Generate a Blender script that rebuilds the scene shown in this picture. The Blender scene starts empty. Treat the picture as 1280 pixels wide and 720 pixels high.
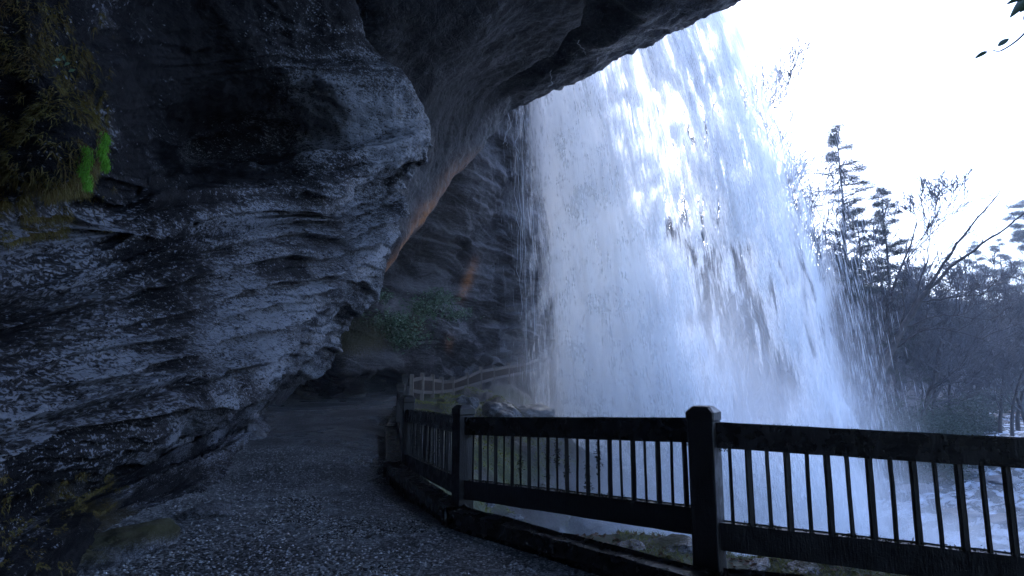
import bpy, math, random
import numpy as np
R = math.radians
rng = np.random.default_rng(7); random.seed(7)
S = bpy.context.scene
COL = S.collection

# ------------------------------------------------------------------ camera model
EYE = 1.6; FPX = 750.0; PITCH = R(8.0)
CP, SP = math.cos(PITCH), math.sin(PITCH)
def P(px, py, d):
    """point seen in the photo direction (px,py), d metres ahead"""
    a = (px-640)/FPX; b = (360-py)/FPX
    dy = CP-b*SP; dz = SP+b*CP
    s = d/dy
    return np.array([a*s, d, EYE+dz*s])
def proj(V):
    V = np.asarray(V, float).reshape(-1, 3)
    z = V[:,2]-EYE
    f = V[:,1]*CP+z*SP; u = -V[:,1]*SP+z*CP
    f = np.where(f < .05, .05, f)
    return 640+FPX*V[:,0]/f, 360-FPX*u/f, f

# ------------------------------------------------------------------ noise
_p = np.random.default_rng(3).permutation(256); _p = np.concatenate([_p,_p,_p])
_g = np.random.default_rng(4).normal(size=(256,3)); _g /= np.linalg.norm(_g,axis=1)[:,None]
def perlin(Q):
    Q = np.asarray(Q, float)
    i = np.floor(Q).astype(int); f = Q-i; i &= 255
    w = f*f*f*(f*(f*6-15)+10)
    out = 0
    for a in (0,1):
        wx = w[:,0] if a else 1-w[:,0]
        A = _p[(i[:,0]+a)&255]
        for b in (0,1):
            wy = w[:,1] if b else 1-w[:,1]
            B = _p[A+((i[:,1]+b)&255)]
            for c in (0,1):
                wz = w[:,2] if c else 1-w[:,2]
                G = _g[_p[B+((i[:,2]+c)&255)]&255]
                out = out + wx*wy*wz*(G[:,0]*(f[:,0]-a)+G[:,1]*(f[:,1]-b)+G[:,2]*(f[:,2]-c))
    return out*1.6
def fbm(Q, o=4, g=.5):
    s = 0; a = 1.0; Q = np.asarray(Q,float)
    for k in range(o):
        s = s+a*perlin(Q*(2.03**k)+k*17.3); a *= g
    return s
def ridge(Q, o=4):
    s = 0; a = 1.0; Q = np.asarray(Q,float)
    for k in range(o):
        s = s+a*(1-2*np.abs(perlin(Q*(2.03**k)+k*9.1))); a *= .5
    return s

# ------------------------------------------------------------------ mesh helpers
def mk(name, V, F, mat=None, parent=None, smooth=True, attrs=None, uv=None):
    me = bpy.data.meshes.new(name)
    V = np.asarray(V, np.float32).reshape(-1,3)
    if isinstance(F, np.ndarray) or (len(F) and all(len(f)==len(F[0]) for f in F)):
        F = np.asarray(F, np.int32); k = F.shape[1]; n = len(F)
        me.vertices.add(len(V)); me.vertices.foreach_set('co', V.ravel())
        me.loops.add(n*k); me.loops.foreach_set('vertex_index', F.ravel())
        me.polygons.add(n); me.polygons.foreach_set('loop_start', np.arange(0,n*k,k,dtype=np.int32))
        me.polygons.foreach_set('loop_total', np.full(n,k,np.int32))
        me.update(calc_edges=True)
    else:
        me.from_pydata([tuple(v) for v in V.tolist()], [], [list(map(int,f)) for f in F]); me.update()
    me.polygons.foreach_set('use_smooth', np.full(len(me.polygons), smooth)); 
    if attrs:
        for k_, val in attrs.items():
            val = np.asarray(val, np.float32)
            at = me.attributes.new(k_, 'FLOAT', 'POINT'); at.data.foreach_set('value', val.ravel())
    if uv is not None:
        ul = me.uv_layers.new(name='UVMap'); idx = np.zeros(len(me.loops), np.int32)
        me.loops.foreach_get('vertex_index', idx); ul.data.foreach_set('uv', np.asarray(uv,np.float32)[idx].ravel())
    me.validate()
    o = bpy.data.objects.new(name, me); COL.objects.link(o)
    if mat: me.materials.append(mat)
    if parent: o.parent = parent
    return o
def tag(o, label=None, cat=None, group=None, kind=None):
    if label: o['label'] = label
    if cat: o['category'] = cat
    if group: o['group'] = group
    if kind: o['kind'] = kind
    return o
def empty(name, loc, label=None, cat=None, group=None):
    o = bpy.data.objects.new(name, None); COL.objects.link(o); o.location = [float(c) for c in loc]
    o.empty_display_size = .2
    return tag(o, label, cat, group)
def gridF(n, m):
    i = np.arange(n-1)[:,None]; j = np.arange(m-1)[None,:]
    a = (i*m+j).ravel()
    return np.stack([a, a+1, a+m+1, a+m], 1)
def normals(G):
    du = np.gradient(G, axis=1); dv = np.gradient(G, axis=0)
    n = np.cross(du, dv); n /= np.linalg.norm(n,axis=2)[...,None]+1e-9
    return n
def catmull(C, n):
    """resample along axis 0 to n"""
    C = np.asarray(C, float); k = len(C)
    t = np.linspace(0, k-1-1e-6, n); i = t.astype(int); f = (t-i)
    shape = (n,)+(1,)*(C.ndim-1); f = f.reshape(shape)
    g = lambda q: C[np.clip(q,0,k-1)]
    p0,p1,p2,p3 = g(i-1),g(i),g(i+1),g(i+2)
    return .5*((2*p1)+(-p0+p2)*f+(2*p0-5*p1+4*p2-p3)*f**2+(-p0+3*p1-3*p2+p3)*f**3)
def tubes(paths, sides=5):
    """paths: list of (pts Nx3, radii N) -> V,F quads"""
    Vs=[];Fs=[];b=0
    for pts, rad in paths:
        pts=np.asarray(pts,float); n=len(pts); rad=np.broadcast_to(rad,(n,))
        T=np.gradient(pts,axis=0); T/=np.linalg.norm(T,axis=1)[:,None]+1e-9
        ref=np.array([0,0,1.]) if abs(T[0,2])<.8 else np.array([1.,0,0])
        U=np.cross(T,ref); U/=np.linalg.norm(U,axis=1)[:,None]+1e-9
        W=np.cross(T,U)
        a=np.linspace(0,2*np.pi,sides,endpoint=False)
        V=pts[:,None]+rad[:,None,None]*(np.cos(a)[None,:,None]*U[:,None]+np.sin(a)[None,:,None]*W[:,None])
        Vs.append(V.reshape(-1,3))
        i=np.arange(n-1)[:,None]*sides; j=np.arange(sides)[None,:]; jn=(j+1)%sides
        Fs.append(np.stack([(i+j).ravel(),(i+jn).ravel(),(i+sides+jn).ravel(),(i+sides+j).ravel()],1)+b)
        b+=n*sides
    return np.concatenate(Vs), np.concatenate(Fs)
def blades(pts, dirs, L, W, droop=.3, seg=2, r=rng):
    """thin bent blades, each seg quads"""
    n=len(pts); dirs=dirs/(np.linalg.norm(dirs,axis=1)[:,None]+1e-9)
    side=np.cross(dirs, r.normal(size=(n,3))); side/=np.linalg.norm(side,axis=1)[:,None]+1e-9
    L=np.broadcast_to(L,(n,)); W=np.broadcast_to(W,(n,))
    rows=[]
    for k in range(seg+1):
        t=k/seg
        c=pts+dirs*(L*t)[:,None]; c=c+np.array([0,0,-1.])*(droop*L*t*t)[:,None]
        w=(W*(1-t*.85)*.5)[:,None]
        if k==0: w=w*.6
        rows+= [c-side*w, c+side*w]
    V=np.stack(rows,1).reshape(-1,3); m=2*(seg+1)
    base=(np.arange(n)*m)[:,None]
    F=np.concatenate([np.stack([base[:,0]+2*k,base[:,0]+2*k+1,base[:,0]+2*k+3,base[:,0]+2*k+2],1) for k in range(seg)])
    return V,F
def leafquads(c, nrm, size, aspect=.45, r=rng):
    n=len(c); nrm=nrm/(np.linalg.norm(nrm,axis=1)[:,None]+1e-9)
    u=np.cross(nrm,r.normal(size=(n,3))); u/=np.linalg.norm(u,axis=1)[:,None]+1e-9
    w=np.cross(nrm,u); s=np.broadcast_to(size,(n,))[:,None]
    V=np.stack([c-u*s*.5, c-w*s*aspect*.5+nrm*s*.08, c+u*s*.5-nrm*s*.1, c+w*s*aspect*.5+nrm*s*.08],1).reshape(-1,3)
    return V,(np.arange(n)*4)[:,None]+np.arange(4)[None,:]

# ------------------------------------------------------------------ material helpers
class M:
    def __init__(s, name):
        s.m=bpy.data.materials.new(name); s.m.use_nodes=True; s.t=s.m.node_tree; s.n=s.t.nodes; s.l=s.t.links
        s.n.clear(); s.out=s.n.new('ShaderNodeOutputMaterial')
    def new(s,t,**k):
        q=s.n.new('ShaderNode'+t)
        for a,b in k.items(): setattr(q,a,b)
        return q
    def set(s,sock,v):
        if hasattr(v,'is_output'): s.l.new(v,sock)
        elif v is not None: sock.default_value=v
    def noise(s,vec,scale,detail=4,rough=.55,dist=0):
        q=s.new('TexNoise'); s.set(q.inputs['Vector'],vec); q.inputs['Scale'].default_value=scale
        q.inputs['Detail'].default_value=detail; q.inputs['Roughness'].default_value=rough; q.inputs['Distortion'].default_value=dist
        return q.outputs[0]
    def voro(s,vec,scale,feat='F1',out=0):
        q=s.new('TexVoronoi',feature=feat); s.set(q.inputs['Vector'],vec); q.inputs['Scale'].default_value=scale
        return q.outputs[out]
    def math(s,op,a,b=None,c=None,clamp=False):
        q=s.new('Math',operation=op,use_clamp=clamp); s.set(q.inputs[0],a); s.set(q.inputs[1],b); s.set(q.inputs[2],c)
        return q.outputs[0]
    def ramp(s,f,a,b,x=0.,y=1.,smooth=True):
        q=s.new('MapRange',interpolation_type='SMOOTHSTEP' if smooth else 'LINEAR'); s.set(q.inputs[0],f)
        q.inputs[1].default_value=a; q.inputs[2].default_value=b; q.inputs[3].default_value=x; q.inputs[4].default_value=y
        return q.outputs[0]
    def mix(s,f,a,b):
        q=s.new('Mix',data_type='RGBA'); s.set(q.inputs[0],f)
        for k,v in ((6,a),(7,b)): s.set(q.inputs[k], v if hasattr(v,'is_output') else (*v,1))
        return q.outputs[2]
    def attr(s,nm): return s.new('Attribute',attribute_name=nm).outputs['Fac']
    def pos(s): return s.new('TexCoord').outputs['Object']
    def mapping(s,vec,scale=(1,1,1),rot=(0,0,0)):
        q=s.new('Mapping'); s.set(q.inputs[0],vec); q.inputs['Scale'].default_value=scale; q.inputs['Rotation'].default_value=rot
        return q.outputs[0]
    def bump(s,h,dist,strength=1.,nrm=None):
        q=s.new('Bump'); s.set(q.inputs['Height'],h); q.inputs['Distance'].default_value=dist; q.inputs['Strength'].default_value=strength
        if nrm is not None: s.set(q.inputs['Normal'],nrm)
        return q.outputs[0]
    def bsdf(s,col,rough=.5,nrm=None,spec=.5,**k):
        q=s.new('BsdfPrincipled'); s.set(q.inputs['Base Color'], col if hasattr(col,'is_output') else (*col,1))
        s.set(q.inputs['Roughness'],rough); s.set(q.inputs['Specular IOR Level'],spec)
        if nrm is not None: s.set(q.inputs['Normal'],nrm)
        for a,b in k.items(): s.set(q.inputs[a.replace('_',' ')],b)
        return q.outputs[0]
    def done(s,sh): s.l.new(sh,s.out.inputs['Surface']); return s.m

def rock_mat(name, dark, light, scale=1., wet=.28, grain=.012, strata=None, spec=.45, moss=(.03,.032,.01),glint=(.24,.25,.28)):
    m=M(name); p=m.pos()
    ps=m.mapping(p,strata or (1,1,1))
    n1=m.noise(ps,.9*scale,6,.6,.4); n2=m.noise(ps,7*scale,8,.68,.3); n3=m.noise(p,34*scale,5,.7)
    v=m.voro(m.mapping(p,tuple(c*1.0 for c in (strata or (1,1,1)))),5*scale,'DISTANCE_TO_EDGE')
    c=m.mix(m.ramp(n1,.35,.65),dark,light)
    c=m.mix(m.ramp(n2,.42,.6,0,.75),c,tuple(q*.45 for q in dark))
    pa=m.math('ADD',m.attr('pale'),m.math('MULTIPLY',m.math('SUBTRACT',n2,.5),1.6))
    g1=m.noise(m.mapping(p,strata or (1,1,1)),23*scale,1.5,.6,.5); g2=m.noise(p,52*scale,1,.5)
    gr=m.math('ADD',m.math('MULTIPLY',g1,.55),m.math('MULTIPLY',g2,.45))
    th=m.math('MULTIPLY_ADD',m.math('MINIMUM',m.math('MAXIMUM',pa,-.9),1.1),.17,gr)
    glint_mask=m.ramp(th,.575,.625)  # pale flecks put into the colour in place of wet glints
    c=m.mix(glint_mask,c,glint)
    st=m.attr('stain'); c=m.mix(m.math('MULTIPLY',st,m.ramp(n2,.3,.6,.35,1)),c,(.36,.135,.035))
    mo=m.attr('moss'); mf=m.ramp(m.math('ADD',mo,m.math('MULTIPLY',m.math('SUBTRACT',n3,.5),1.2)),.35,.65)
    mc=m.mix(n1,moss,(.07,.045,.018)); c=m.mix(mf,c,mc)
    ro=m.ramp(n2,.3,.7,wet,wet+.4); ro=m.math('MAXIMUM',ro,m.math('MULTIPLY',mf,.9))
    b=m.bump(n1,.25,.6); b=m.bump(n2,.09*1/scale,.9,b); b=m.bump(m.ramp(v,0,.06),.02/scale,.5,b)
    b=m.bump(n3,grain,1.,b); b=m.bump(m.noise(p,120*scale,3,.7),grain*.35,1.,b)
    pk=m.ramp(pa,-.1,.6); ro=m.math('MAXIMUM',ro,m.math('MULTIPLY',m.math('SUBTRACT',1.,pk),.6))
    return m.done(m.bsdf(c,ro,b,m.math('MULTIPLY_ADD',pk,spec,.12)))

MAT={}
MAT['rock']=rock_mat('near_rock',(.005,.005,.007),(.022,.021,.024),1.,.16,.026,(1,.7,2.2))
MAT['ceiling']=rock_mat('ceiling_rock',(.003,.0034,.005),(.010,.011,.015),.7,.25,.02,(1,.8,1),spec=.3,glint=(.035,.038,.048))
MAT['farrock']=rock_mat('far_rock',(.008,.007,.008),(.035,.03,.03),.45,.35,.03,(.6,.6,3.2),glint=(.075,.07,.075))
MAT['boulder']=rock_mat('boulder_rock',(.016,.017,.019),(.06,.058,.058),2.2,.2,.008,None,moss=(.04,.05,.012),glint=(.16,.16,.17))

def wood_mat(name, a, b, rough):
    m=M(name); p=m.new('TexCoord').outputs['Object']
    n=m.noise(m.mapping(p,(1,1,1)),9,6,.6); g=m.noise(m.mapping(p,(30,30,3)),3,4,.6)
    c=m.mix(m.ramp(n,.35,.65),a,b); c=m.mix(m.ramp(m.noise(p,28,4,.7),.6,.7,0,.6),c,(.03,.035,.012))
    nb=m.bump(g,.006,.8); nb=m.bump(n,.01,.6,nb); nb=m.bump(m.noise(p,90,3),.002,1,nb)
    return m.done(m.bsdf(c,m.ramp(n,.35,.65,rough,rough+.3),nb,.5))
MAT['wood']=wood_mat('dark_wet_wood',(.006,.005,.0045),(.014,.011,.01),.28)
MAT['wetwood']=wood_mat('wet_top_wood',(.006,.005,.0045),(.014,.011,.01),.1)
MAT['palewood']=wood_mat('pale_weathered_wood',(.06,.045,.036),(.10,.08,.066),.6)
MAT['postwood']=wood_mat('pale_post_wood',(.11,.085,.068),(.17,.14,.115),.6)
MAT['brownwood']=wood_mat('brown_picket_wood',(.04,.026,.02),(.075,.05,.038),.7)

def leaf_mat(name, a, b, rough=.5, trans=.25, sc=3.):
    m=M(name); p=m.pos(); n=m.noise(p,sc,4,.7); g=m.new('NewGeometry').outputs['Random Per Island']
    f=m.math('MULTIPLY_ADD',g,.6,m.math('MULTIPLY',m.ramp(n,.3,.7),.5),clamp=True)
    c=m.mix(f,a,b); q=m.bsdf(c,rough,None,.5); t=m.new('BsdfTranslucent'); m.set(t.inputs[0],c)
    x=m.new('MixShader'); x.inputs[0].default_value=trans; m.l.new(q,x.inputs[1]); m.l.new(t.outputs[0],x.inputs[2])
    return m.done(x.outputs[0])
MAT['mossgreen']=leaf_mat('moss_and_grass',(.11,.11,.025),(.22,.24,.05),.8,.3,2.)
MAT['hangmoss']=leaf_mat('hanging_moss',(.10,.055,.018),(.17,.15,.035),.8,.3,4.)
MAT['drygrass']=leaf_mat('dry_grass',(.035,.03,.014),(.085,.08,.03),.8,.2,2.)
MAT['brightmoss']=leaf_mat('bright_moss',(.09,.26,.015),(.17,.45,.03),.7,.4,6.)
MAT['darkmoss']=leaf_mat('dark_moss',(.02,.016,.01),(.04,.04,.015),.8,.1,8.)
MAT['rhodo']=leaf_mat('rhododendron_leaf',(.03,.06,.03),(.12,.20,.11),.3,.15,2.)
MAT['shrub']=leaf_mat('bank_shrub_leaf',(.01,.022,.011),(.03,.055,.024),.5,.15,1.)
MAT['needle']=leaf_mat('conifer_needles',(.012,.022,.014),(.03,.045,.028),.6,.1,.5)
MAT['litter']=leaf_mat('dead_leaves',(.09,.05,.03),(.2,.12,.07),.7,.2,2.)
def bark(name,a,b):
    m=M(name); p=m.pos(); n=m.noise(p,4,5,.7)
    return m.done(m.bsdf(m.mix(m.ramp(n,.3,.7),a,b),.8,m.bump(n,.03),.3))
MAT['bark']=bark('bark',(.03,.024,.022),(.07,.06,.055)); MAT['twig']=bark('grey_twigs',(.055,.05,.052),(.11,.10,.105))

# ground: leaf litter, moss and rock
m=M('ground_soil'); p=m.pos(); n1=m.noise(p,.5,5,.6); n2=m.noise(p,6,6,.7); n3=m.noise(p,40,4,.7)
c=m.mix(m.ramp(n2,.4,.6),(.018,.015,.013),(.045,.034,.027)); c=m.mix(m.ramp(n3,.5,.62,0,.5),c,(.08,.075,.07))
mo=m.attr('moss'); f=m.ramp(m.math('ADD',mo,m.math('MULTIPLY',m.math('SUBTRACT',n1,.5),.9)),.4,.6)
c=m.mix(f,c,m.mix(n2,(.03,.036,.01),(.06,.068,.02)))
MAT['ground']=m.done(m.bsdf(c,.7,m.bump(n3,.02,1,m.bump(n2,.12,.8)),.4))

m=M('wet_gravel'); p=m.pos()
v=m.voro(p,38,'F1',0); vc=m.voro(p,38,'F1',1); big=m.noise(p,.7,4,.5)
sep=m.new('SeparateColor'); m.l.new(vc,sep.inputs[0])
c=m.mix(m.ramp(sep.outputs[0],.3,1.),(.02,.02,.021),(.32,.32,.31)); c=m.mix(m.ramp(big,.42,.62,0,.6),c,(.014,.014,.015))
nb=m.bump(m.math('SUBTRACT',1.,v),.012,1.,m.bump(m.noise(p,3,4),.05,.5))
MAT['path']=m.done(m.bsdf(c,m.ramp(big,.4,.6,.25,.5),nb,.6))
m=M('gravel_stone'); g=m.new('NewGeometry').outputs['Random Per Island']
MAT['gravel']=m.done(m.bsdf(m.mix(g,(.018,.018,.018),(.5,.5,.49)),.3,None,.6))

# falling water : streaky cover over clear air
def water_mat(name, su, sv, soft):
    m=M(name); uv=m.new('UVMap').outputs[0]; cov=m.attr('cover'); sf=m.attr('soft')
    a=m.noise(m.mapping(uv,(su,sv,1)),1,5,.6,.3); b=m.noise(m.mapping(uv,(su*5,sv*3.2,1)),1,4,.65,.2)
    d=m.noise(m.mapping(uv,(.5,.36,1)),1,5,.6,1.2); e=m.noise(m.mapping(uv,(1.3,.9,1)),1,5,.65,1.2)
    hard=m.math('ADD',m.math('MULTIPLY',a,.56),m.math('ADD',m.math('MULTIPLY',b,.30),m.math('MULTIPLY',d,.14)))
    smo=m.math('ADD',m.math('MULTIPLY',d,.35),m.math('ADD',m.math('MULTIPLY',e,.45),m.math('MULTIPLY',b,.2)))
    mx=m.new('Mix',data_type='FLOAT'); m.set(mx.inputs[0],sf); m.set(mx.inputs[2],hard); m.set(mx.inputs[3],smo)
    f=m.math('ADD',m.math('SUBTRACT',mx.outputs[0],.5),m.math('MULTIPLY',m.math('SUBTRACT',cov,.5),.55))
    f=m.math('DIVIDE',f,m.math('MULTIPLY_ADD',sf,.9,1.))
    al=m.ramp(f,-.045,.085,0,.95)
    al=m.math('MULTIPLY',al,m.attr('edge'))
    df=m.new('BsdfDiffuse'); df.inputs[0].default_value=(.95,.965,.98,1)
    tr=m.new('BsdfTranslucent'); tr.inputs[0].default_value=(.95,.965,.98,1)
    x=m.new('MixShader'); x.inputs[0].default_value=.62; m.l.new(df.outputs[0],x.inputs[1]); m.l.new(tr.outputs[0],x.inputs[2])
    tp=m.new('BsdfTransparent'); y=m.new('MixShader'); m.set(y.inputs[0],al); m.l.new(tp.outputs[0],y.inputs[1]); m.l.new(x.outputs[0],y.inputs[2])
    return m.done(y.outputs[0])
MAT['fall']=water_mat('falling_water',3.6,.42,0)
m=M('water_drops')
df=m.new('BsdfDiffuse'); df.inputs[0].default_value=(.85,.88,.92,1); tr=m.new('BsdfTranslucent'); tr.inputs[0].default_value=(.85,.88,.92,1)
x=m.new('MixShader'); x.inputs[0].default_value=.5; m.l.new(df.outputs[0],x.inputs[1]); m.l.new(tr.outputs[0],x.inputs[2])
tp=m.new('BsdfTransparent'); y=m.new('MixShader'); y.inputs[0].default_value=.6; m.l.new(tp.outputs[0],y.inputs[1]); m.l.new(x.outputs[0],y.inputs[2])
MAT['drops']=m.done(y.outputs[0])

m=M('river_water'); p=m.pos(); ps=m.mapping(m.mapping(p,(1,1,1),(0,0,R(-46))),(.22,.75,1))
n=m.noise(ps,1.5,8,.72,.5); n2=m.noise(p,1.7,5,.6)
f=m.ramp(n,.46,.66)
c=m.mix(f,(.03,.045,.055),(.42,.48,.55))
MAT['river']=m.done(m.bsdf(c,m.ramp(n,.45,.6,.12,.6),m.bump(n2,.1,.8,m.bump(n,.2,.7)),.5))

# ------------------------------------------------------------------ terrain
CPTS=np.array([
(-3,0,0),(0,0,0),(2.5,0,0),(-3,-8,0),(3,-8,0),(-3,5,0),(0,5,0),(-4,9,0),(-2.2,9,0),(-6,15,.12),(-3.2,15,.12),(-8,21,.35),(-4,21,.35),(-8,26,.55),
(-5,26,.6),(-3,30,.8),(-1,34,1.2),(1.5,38,1.8),(4,43,2),(-12,10,.5),(-14,25,1.5),(-12,35,3),
(1.6,5.2,-.06),(3.5,4.4,-.06),(6,3.2,-.1),(-.35,7.3,-.1),(-1.4,10,-.08),(-2.1,14,.1),(-2.8,20,.3),
(1.3,6.1,.10),(3,5.6,.10),(5,4.8,.06),(8,4,-.3),(.15,8.2,-.42),(-.95,11,-.3),(-1.5,14,-.1),(-1.9,19,.1),(-.4,24,-.1),(1,29,-.2),(4,35,-.4),
(1.4,8.6,-2.2),(3.2,7.8,-2.6),(5.5,7,-3),(10,5,-3.5),(.5,11,-3.0),(.3,14,-2.8),(.6,18,-2.6),(2.8,23,-2.6),(5,28,-3.2),(8,33,-4),
(5,13,-6),(8,10,-6),(12,12,-6.5),(14,20,-6.5),(8,20,-6.4),(12,28,-6.5),(18,30,-6.5),(25,40,-6.5),(35,45,-6.5),(20,15,-6.5),(35,25,-6.5),(60,50,-6.3),
(8,45,-3),(18,50,-4),(27,54,-4.5),(36,62,-4.2),(50,78,-4.3),(75,110,-4.5),(105,150,-5),
(50,54,-6.5),(70,72,-6.3),(95,100,-6.3),(135,145,-6.3),(190,190,-6.3),(85,60,-6),(110,70,0),(150,110,0),(200,150,4),
(0,60,3),(20,70,3),(40,85,4),(62,112,2),(30,100,9),(60,130,10),(90,160,8),(100,200,22),(134,205,25),(172,205,24),(150,250,36),(0,120,14),(-40,80,14),(60,250,34),
(150,400,46),(250,350,42),(300,260,28),(-60,40,16),(-60,0,14),(-60,-60,10),(60,-60,-6),(300,60,10),(500,200,30),(500,500,50),(0,500,50),(-300,300,40),(-300,-300,20),(300,-300,10)],float)
def _solve():
    X=CPTS[:,:2]; D=np.linalg.norm(X[:,None]-X[None],axis=2); n=len(X)
    Q=np.hstack([np.ones((n,1)),X]); A=np.block([[D,Q],[Q.T,np.zeros((3,3))]])
    return np.linalg.solve(A,np.concatenate([CPTS[:,2],np.zeros(3)]))
_w=_solve()
KERB=np.array([(3.0,-8),(3.6,0),(4.4,2.6),(3.55,3.72),(1.28,4.55),(-.62,6.55),(-1.85,9.6),(-2.75,14),(-3.7,20),(-4.4,25.5)])  # outer edge of the path
def kerb_side(x,y): return x-np.interp(y,KERB[:,1],KERB[:,0])
def hgt(x,y):
    x=np.atleast_1d(np.asarray(x,float)); y=np.atleast_1d(np.asarray(y,float)); z=np.zeros_like(x)
    for s in range(0,len(x),20000):
        xs=x[s:s+20000]; ys=y[s:s+20000]
        D=np.hypot(xs[:,None]-CPTS[None,:,0],ys[:,None]-CPTS[None,:,1])
        z[s:s+20000]=D@_w[:-3]+_w[-3]+_w[-2]*xs+_w[-1]*ys
    k=np.clip((kerb_side(x,y)-.1)/2.5,0,1); k=np.where(y>27,np.maximum(k,.5),k)
    Q=np.stack([x,y,z*0],1)
    z=z+k*((.12+.23*np.clip((np.hypot(x,y)-8)/10,0,1))*fbm(Q*.45,5)+.06*fbm(Q*3,3))*np.clip(1+np.hypot(x,y)/60,1,4)
    z=z+(1-k)*(.02*fbm(Q*.8,3)-.03)
    return z
def graded(lo,hi,c0,c1,fine,grow):
    out=list(np.arange(c0,c1+1e-6,fine)); s=fine; x=c1
    while x<hi: s*=grow; x+=s; out.append(x)
    s=fine; x=c0; left=[]
    while x>lo: s*=grow; x-=s; left.append(x)
    return np.array(left[::-1]+out)
gx=graded(-300,700,-6,9,.09,1.035); gy=graded(-80,800,3.5,14,.08,1.03)
GX,GY=np.meshgrid(gx,gy); GZ=hgt(GX.ravel(),GY.ravel()); GZ-=.12*np.clip(-kerb_side(GX.ravel(),GY.ravel())/.5,0,1)*(GY.ravel()<28)
V=np.stack([GX.ravel(),GY.ravel(),GZ],1)
moss=np.clip((kerb_side(V[:,0],V[:,1]))/.3,0,1)*np.clip(1.2-V[:,1]/60,.0,1)*np.clip((V[:,2]+3.5)/2,0,1)*.62
tag(mk('ground',V,gridF(len(gy),len(gx))[:,::1],MAT['ground'],attrs={'moss':moss}),'mossy earth bank and leaf-littered hillside around the pool',kind='structure')

# path of gravel
ys=np.concatenate([np.arange(-8,3,.5),np.arange(3,30,.12)]); t=np.linspace(0,1,40)
xk=np.interp(ys,KERB[:,1],KERB[:,0]); xl=np.interp(ys,[-8,3,7,10,16,21,30],[-4.8,-5.,-6,-7,-9,-10,-11])
X=xl[:,None]+(xk-xl)[:,None]*t[None]; Y=np.repeat(ys[:,None],40,1)
Z=hgt(X.ravel(),Y.ravel())+.035
tag(mk('path',np.stack([X.ravel(),Y.ravel(),Z],1),gridF(len(ys),40),MAT['path']),'dark wet gravel path curving under the rock overhang',kind='structure')
# loose stones on it
n=26000; yy=4.2+7*rng.random(n)**1.5; xr=rng.random(n); xx=np.interp(yy,ys,xl)*(1-xr)+(np.interp(yy,ys,xk)-.1)*xr
ok=(np.abs(xx/yy)<.95); xx=xx[ok]; yy=yy[ok]; n=len(xx); zz=hgt(xx,yy)+.035
oc=np.array([(1,0,0),(0,1,0),(-1,0,0),(0,-1,0),(0,0,1),(0,0,-1)],float)
of=np.array([(0,1,4),(1,2,4),(2,3,4),(3,0,4),(1,0,5),(2,1,5),(3,2,5),(0,3,5)])
sz=(.006+.011*rng.random(n)**2)[:,None,None]*(.7+.6*rng.random((n,6,1)))*np.array([1,1,.6])
an=rng.random(n)*6.28; ca,sa=np.cos(an)[:,None],np.sin(an)[:,None]
V=oc[None]*sz; V=np.stack([V[...,0]*ca-V[...,1]*sa,V[...,0]*sa+V[...,1]*ca,V[...,2]],-1)+np.stack([xx,yy,zz],1)[:,None]
tag(mk('gravel',V.reshape(-1,3),(of[None]+(np.arange(n)*6)[:,None,None]).reshape(-1,3),MAT['gravel'],smooth=False),'loose pale and dark gravel stones lying on the path','gravel',kind='stuff')

# ------------------------------------------------------------------ cliff : near wall (A)
A_=[
[(-400,-400,3.2),(-150,-350,3.2),(0,-300,3.5),(110,-280,4.2),(210,-280,4.8),(290,-280,5.4),(350,-300,6)],
[(-350,-100,3.0),(-100,-100,3.1),(50,-80,3.3),(160,-70,4.8),(270,-70,5.6),(350,-60,6.2),(410,-60,6.8)],
[(-350,60,2.9),(-80,60,3.0),(95,60,3.3),(190,60,5.8),(320,50,6.6),(400,60,7.2),(470,55,8)],
[(-350,130,2.9),(-80,130,3.0),(125,140,3.2),(200,120,6.2),(330,100,7.0),(420,100,7.4),(506,105,8.4)],
[(-350,210,2.9),(-70,210,2.9),(120,215,3.3),(215,200,7.4),(340,180,8.2),(440,168,8.0),(528,150,9)],
[(-350,300,2.7),(-60,290,2.9),(95,268,4.0),(210,248,5.2),(330,240,6.8),(440,212,7.7),(527,192,8.9)],
[(-350,345,2.7),(-60,325,3.0),(90,305,4.1),(215,282,5.3),(335,272,6.8),(430,248,8.6),(500,235,9.7)],
[(-350,400,2.6),(-60,385,2.9),(90,350,3.8),(220,322,5.0),(340,300,6.8),(425,285,8.9),(510,268,10.2)],
[(-350,480,2.6),(-60,455,2.9),(90,415,3.7),(220,385,5.0),(330,355,6.9),(410,335,9.0),(485,330,11)],
[(-350,560,2.6),(-60,530,2.9),(90,490,3.7),(220,450,5.1),(320,420,7.2),(390,395,9.5),(443,395,13)],
[(-350,680,2.7),(-60,620,3.0),(90,562,3.8),(215,528,5.2),(290,500,7.2),(350,462,10.5),(408,446,15)],
[(-350,800,3.3),(-60,700,3.7),(65,612,5.0),(160,578,7.0),(238,548,9.8),(305,512,14),(362,480,19)],
[(-350,950,3.0),(-60,830,3.4),(70,715,4.75),(150,650,6.4),(235,614,8.0),(308,568,11.2),(322,532,17)],
]
ctrl=[]
for r in A_:
    w=[P(*q) for q in r]
    row=[w[0]+np.array([15,-14,0]),w[0]+np.array([8.5,-11.5,0]),w[0]+np.array([2.5,-8.5,0]),w[0]+np.array([-.3,-4,0])]+w  # leading columns bend in behind the camera, added to shut out light
    e=w[-1]; row+=[e+np.array([-1.0,1.3,.1]),e+np.array([-3.5,2.5,.3]),e+np.array([-8,3,.5])]
    ctrl.append(row)
ctrl=np.array(ctrl)
top=ctrl[0].copy(); top[:,2]+=5; top[:,0]+=.3
bot=ctrl[-1].copy(); bot[:,2]-=1.2
ctrl=np.concatenate([top[None],ctrl,bot[None]])
NR,NC=560,620
G=catmull(ctrl,NR); G=catmull(G.transpose(1,0,2),NC).transpose(1,0,2)
N=normals(G)
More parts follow.
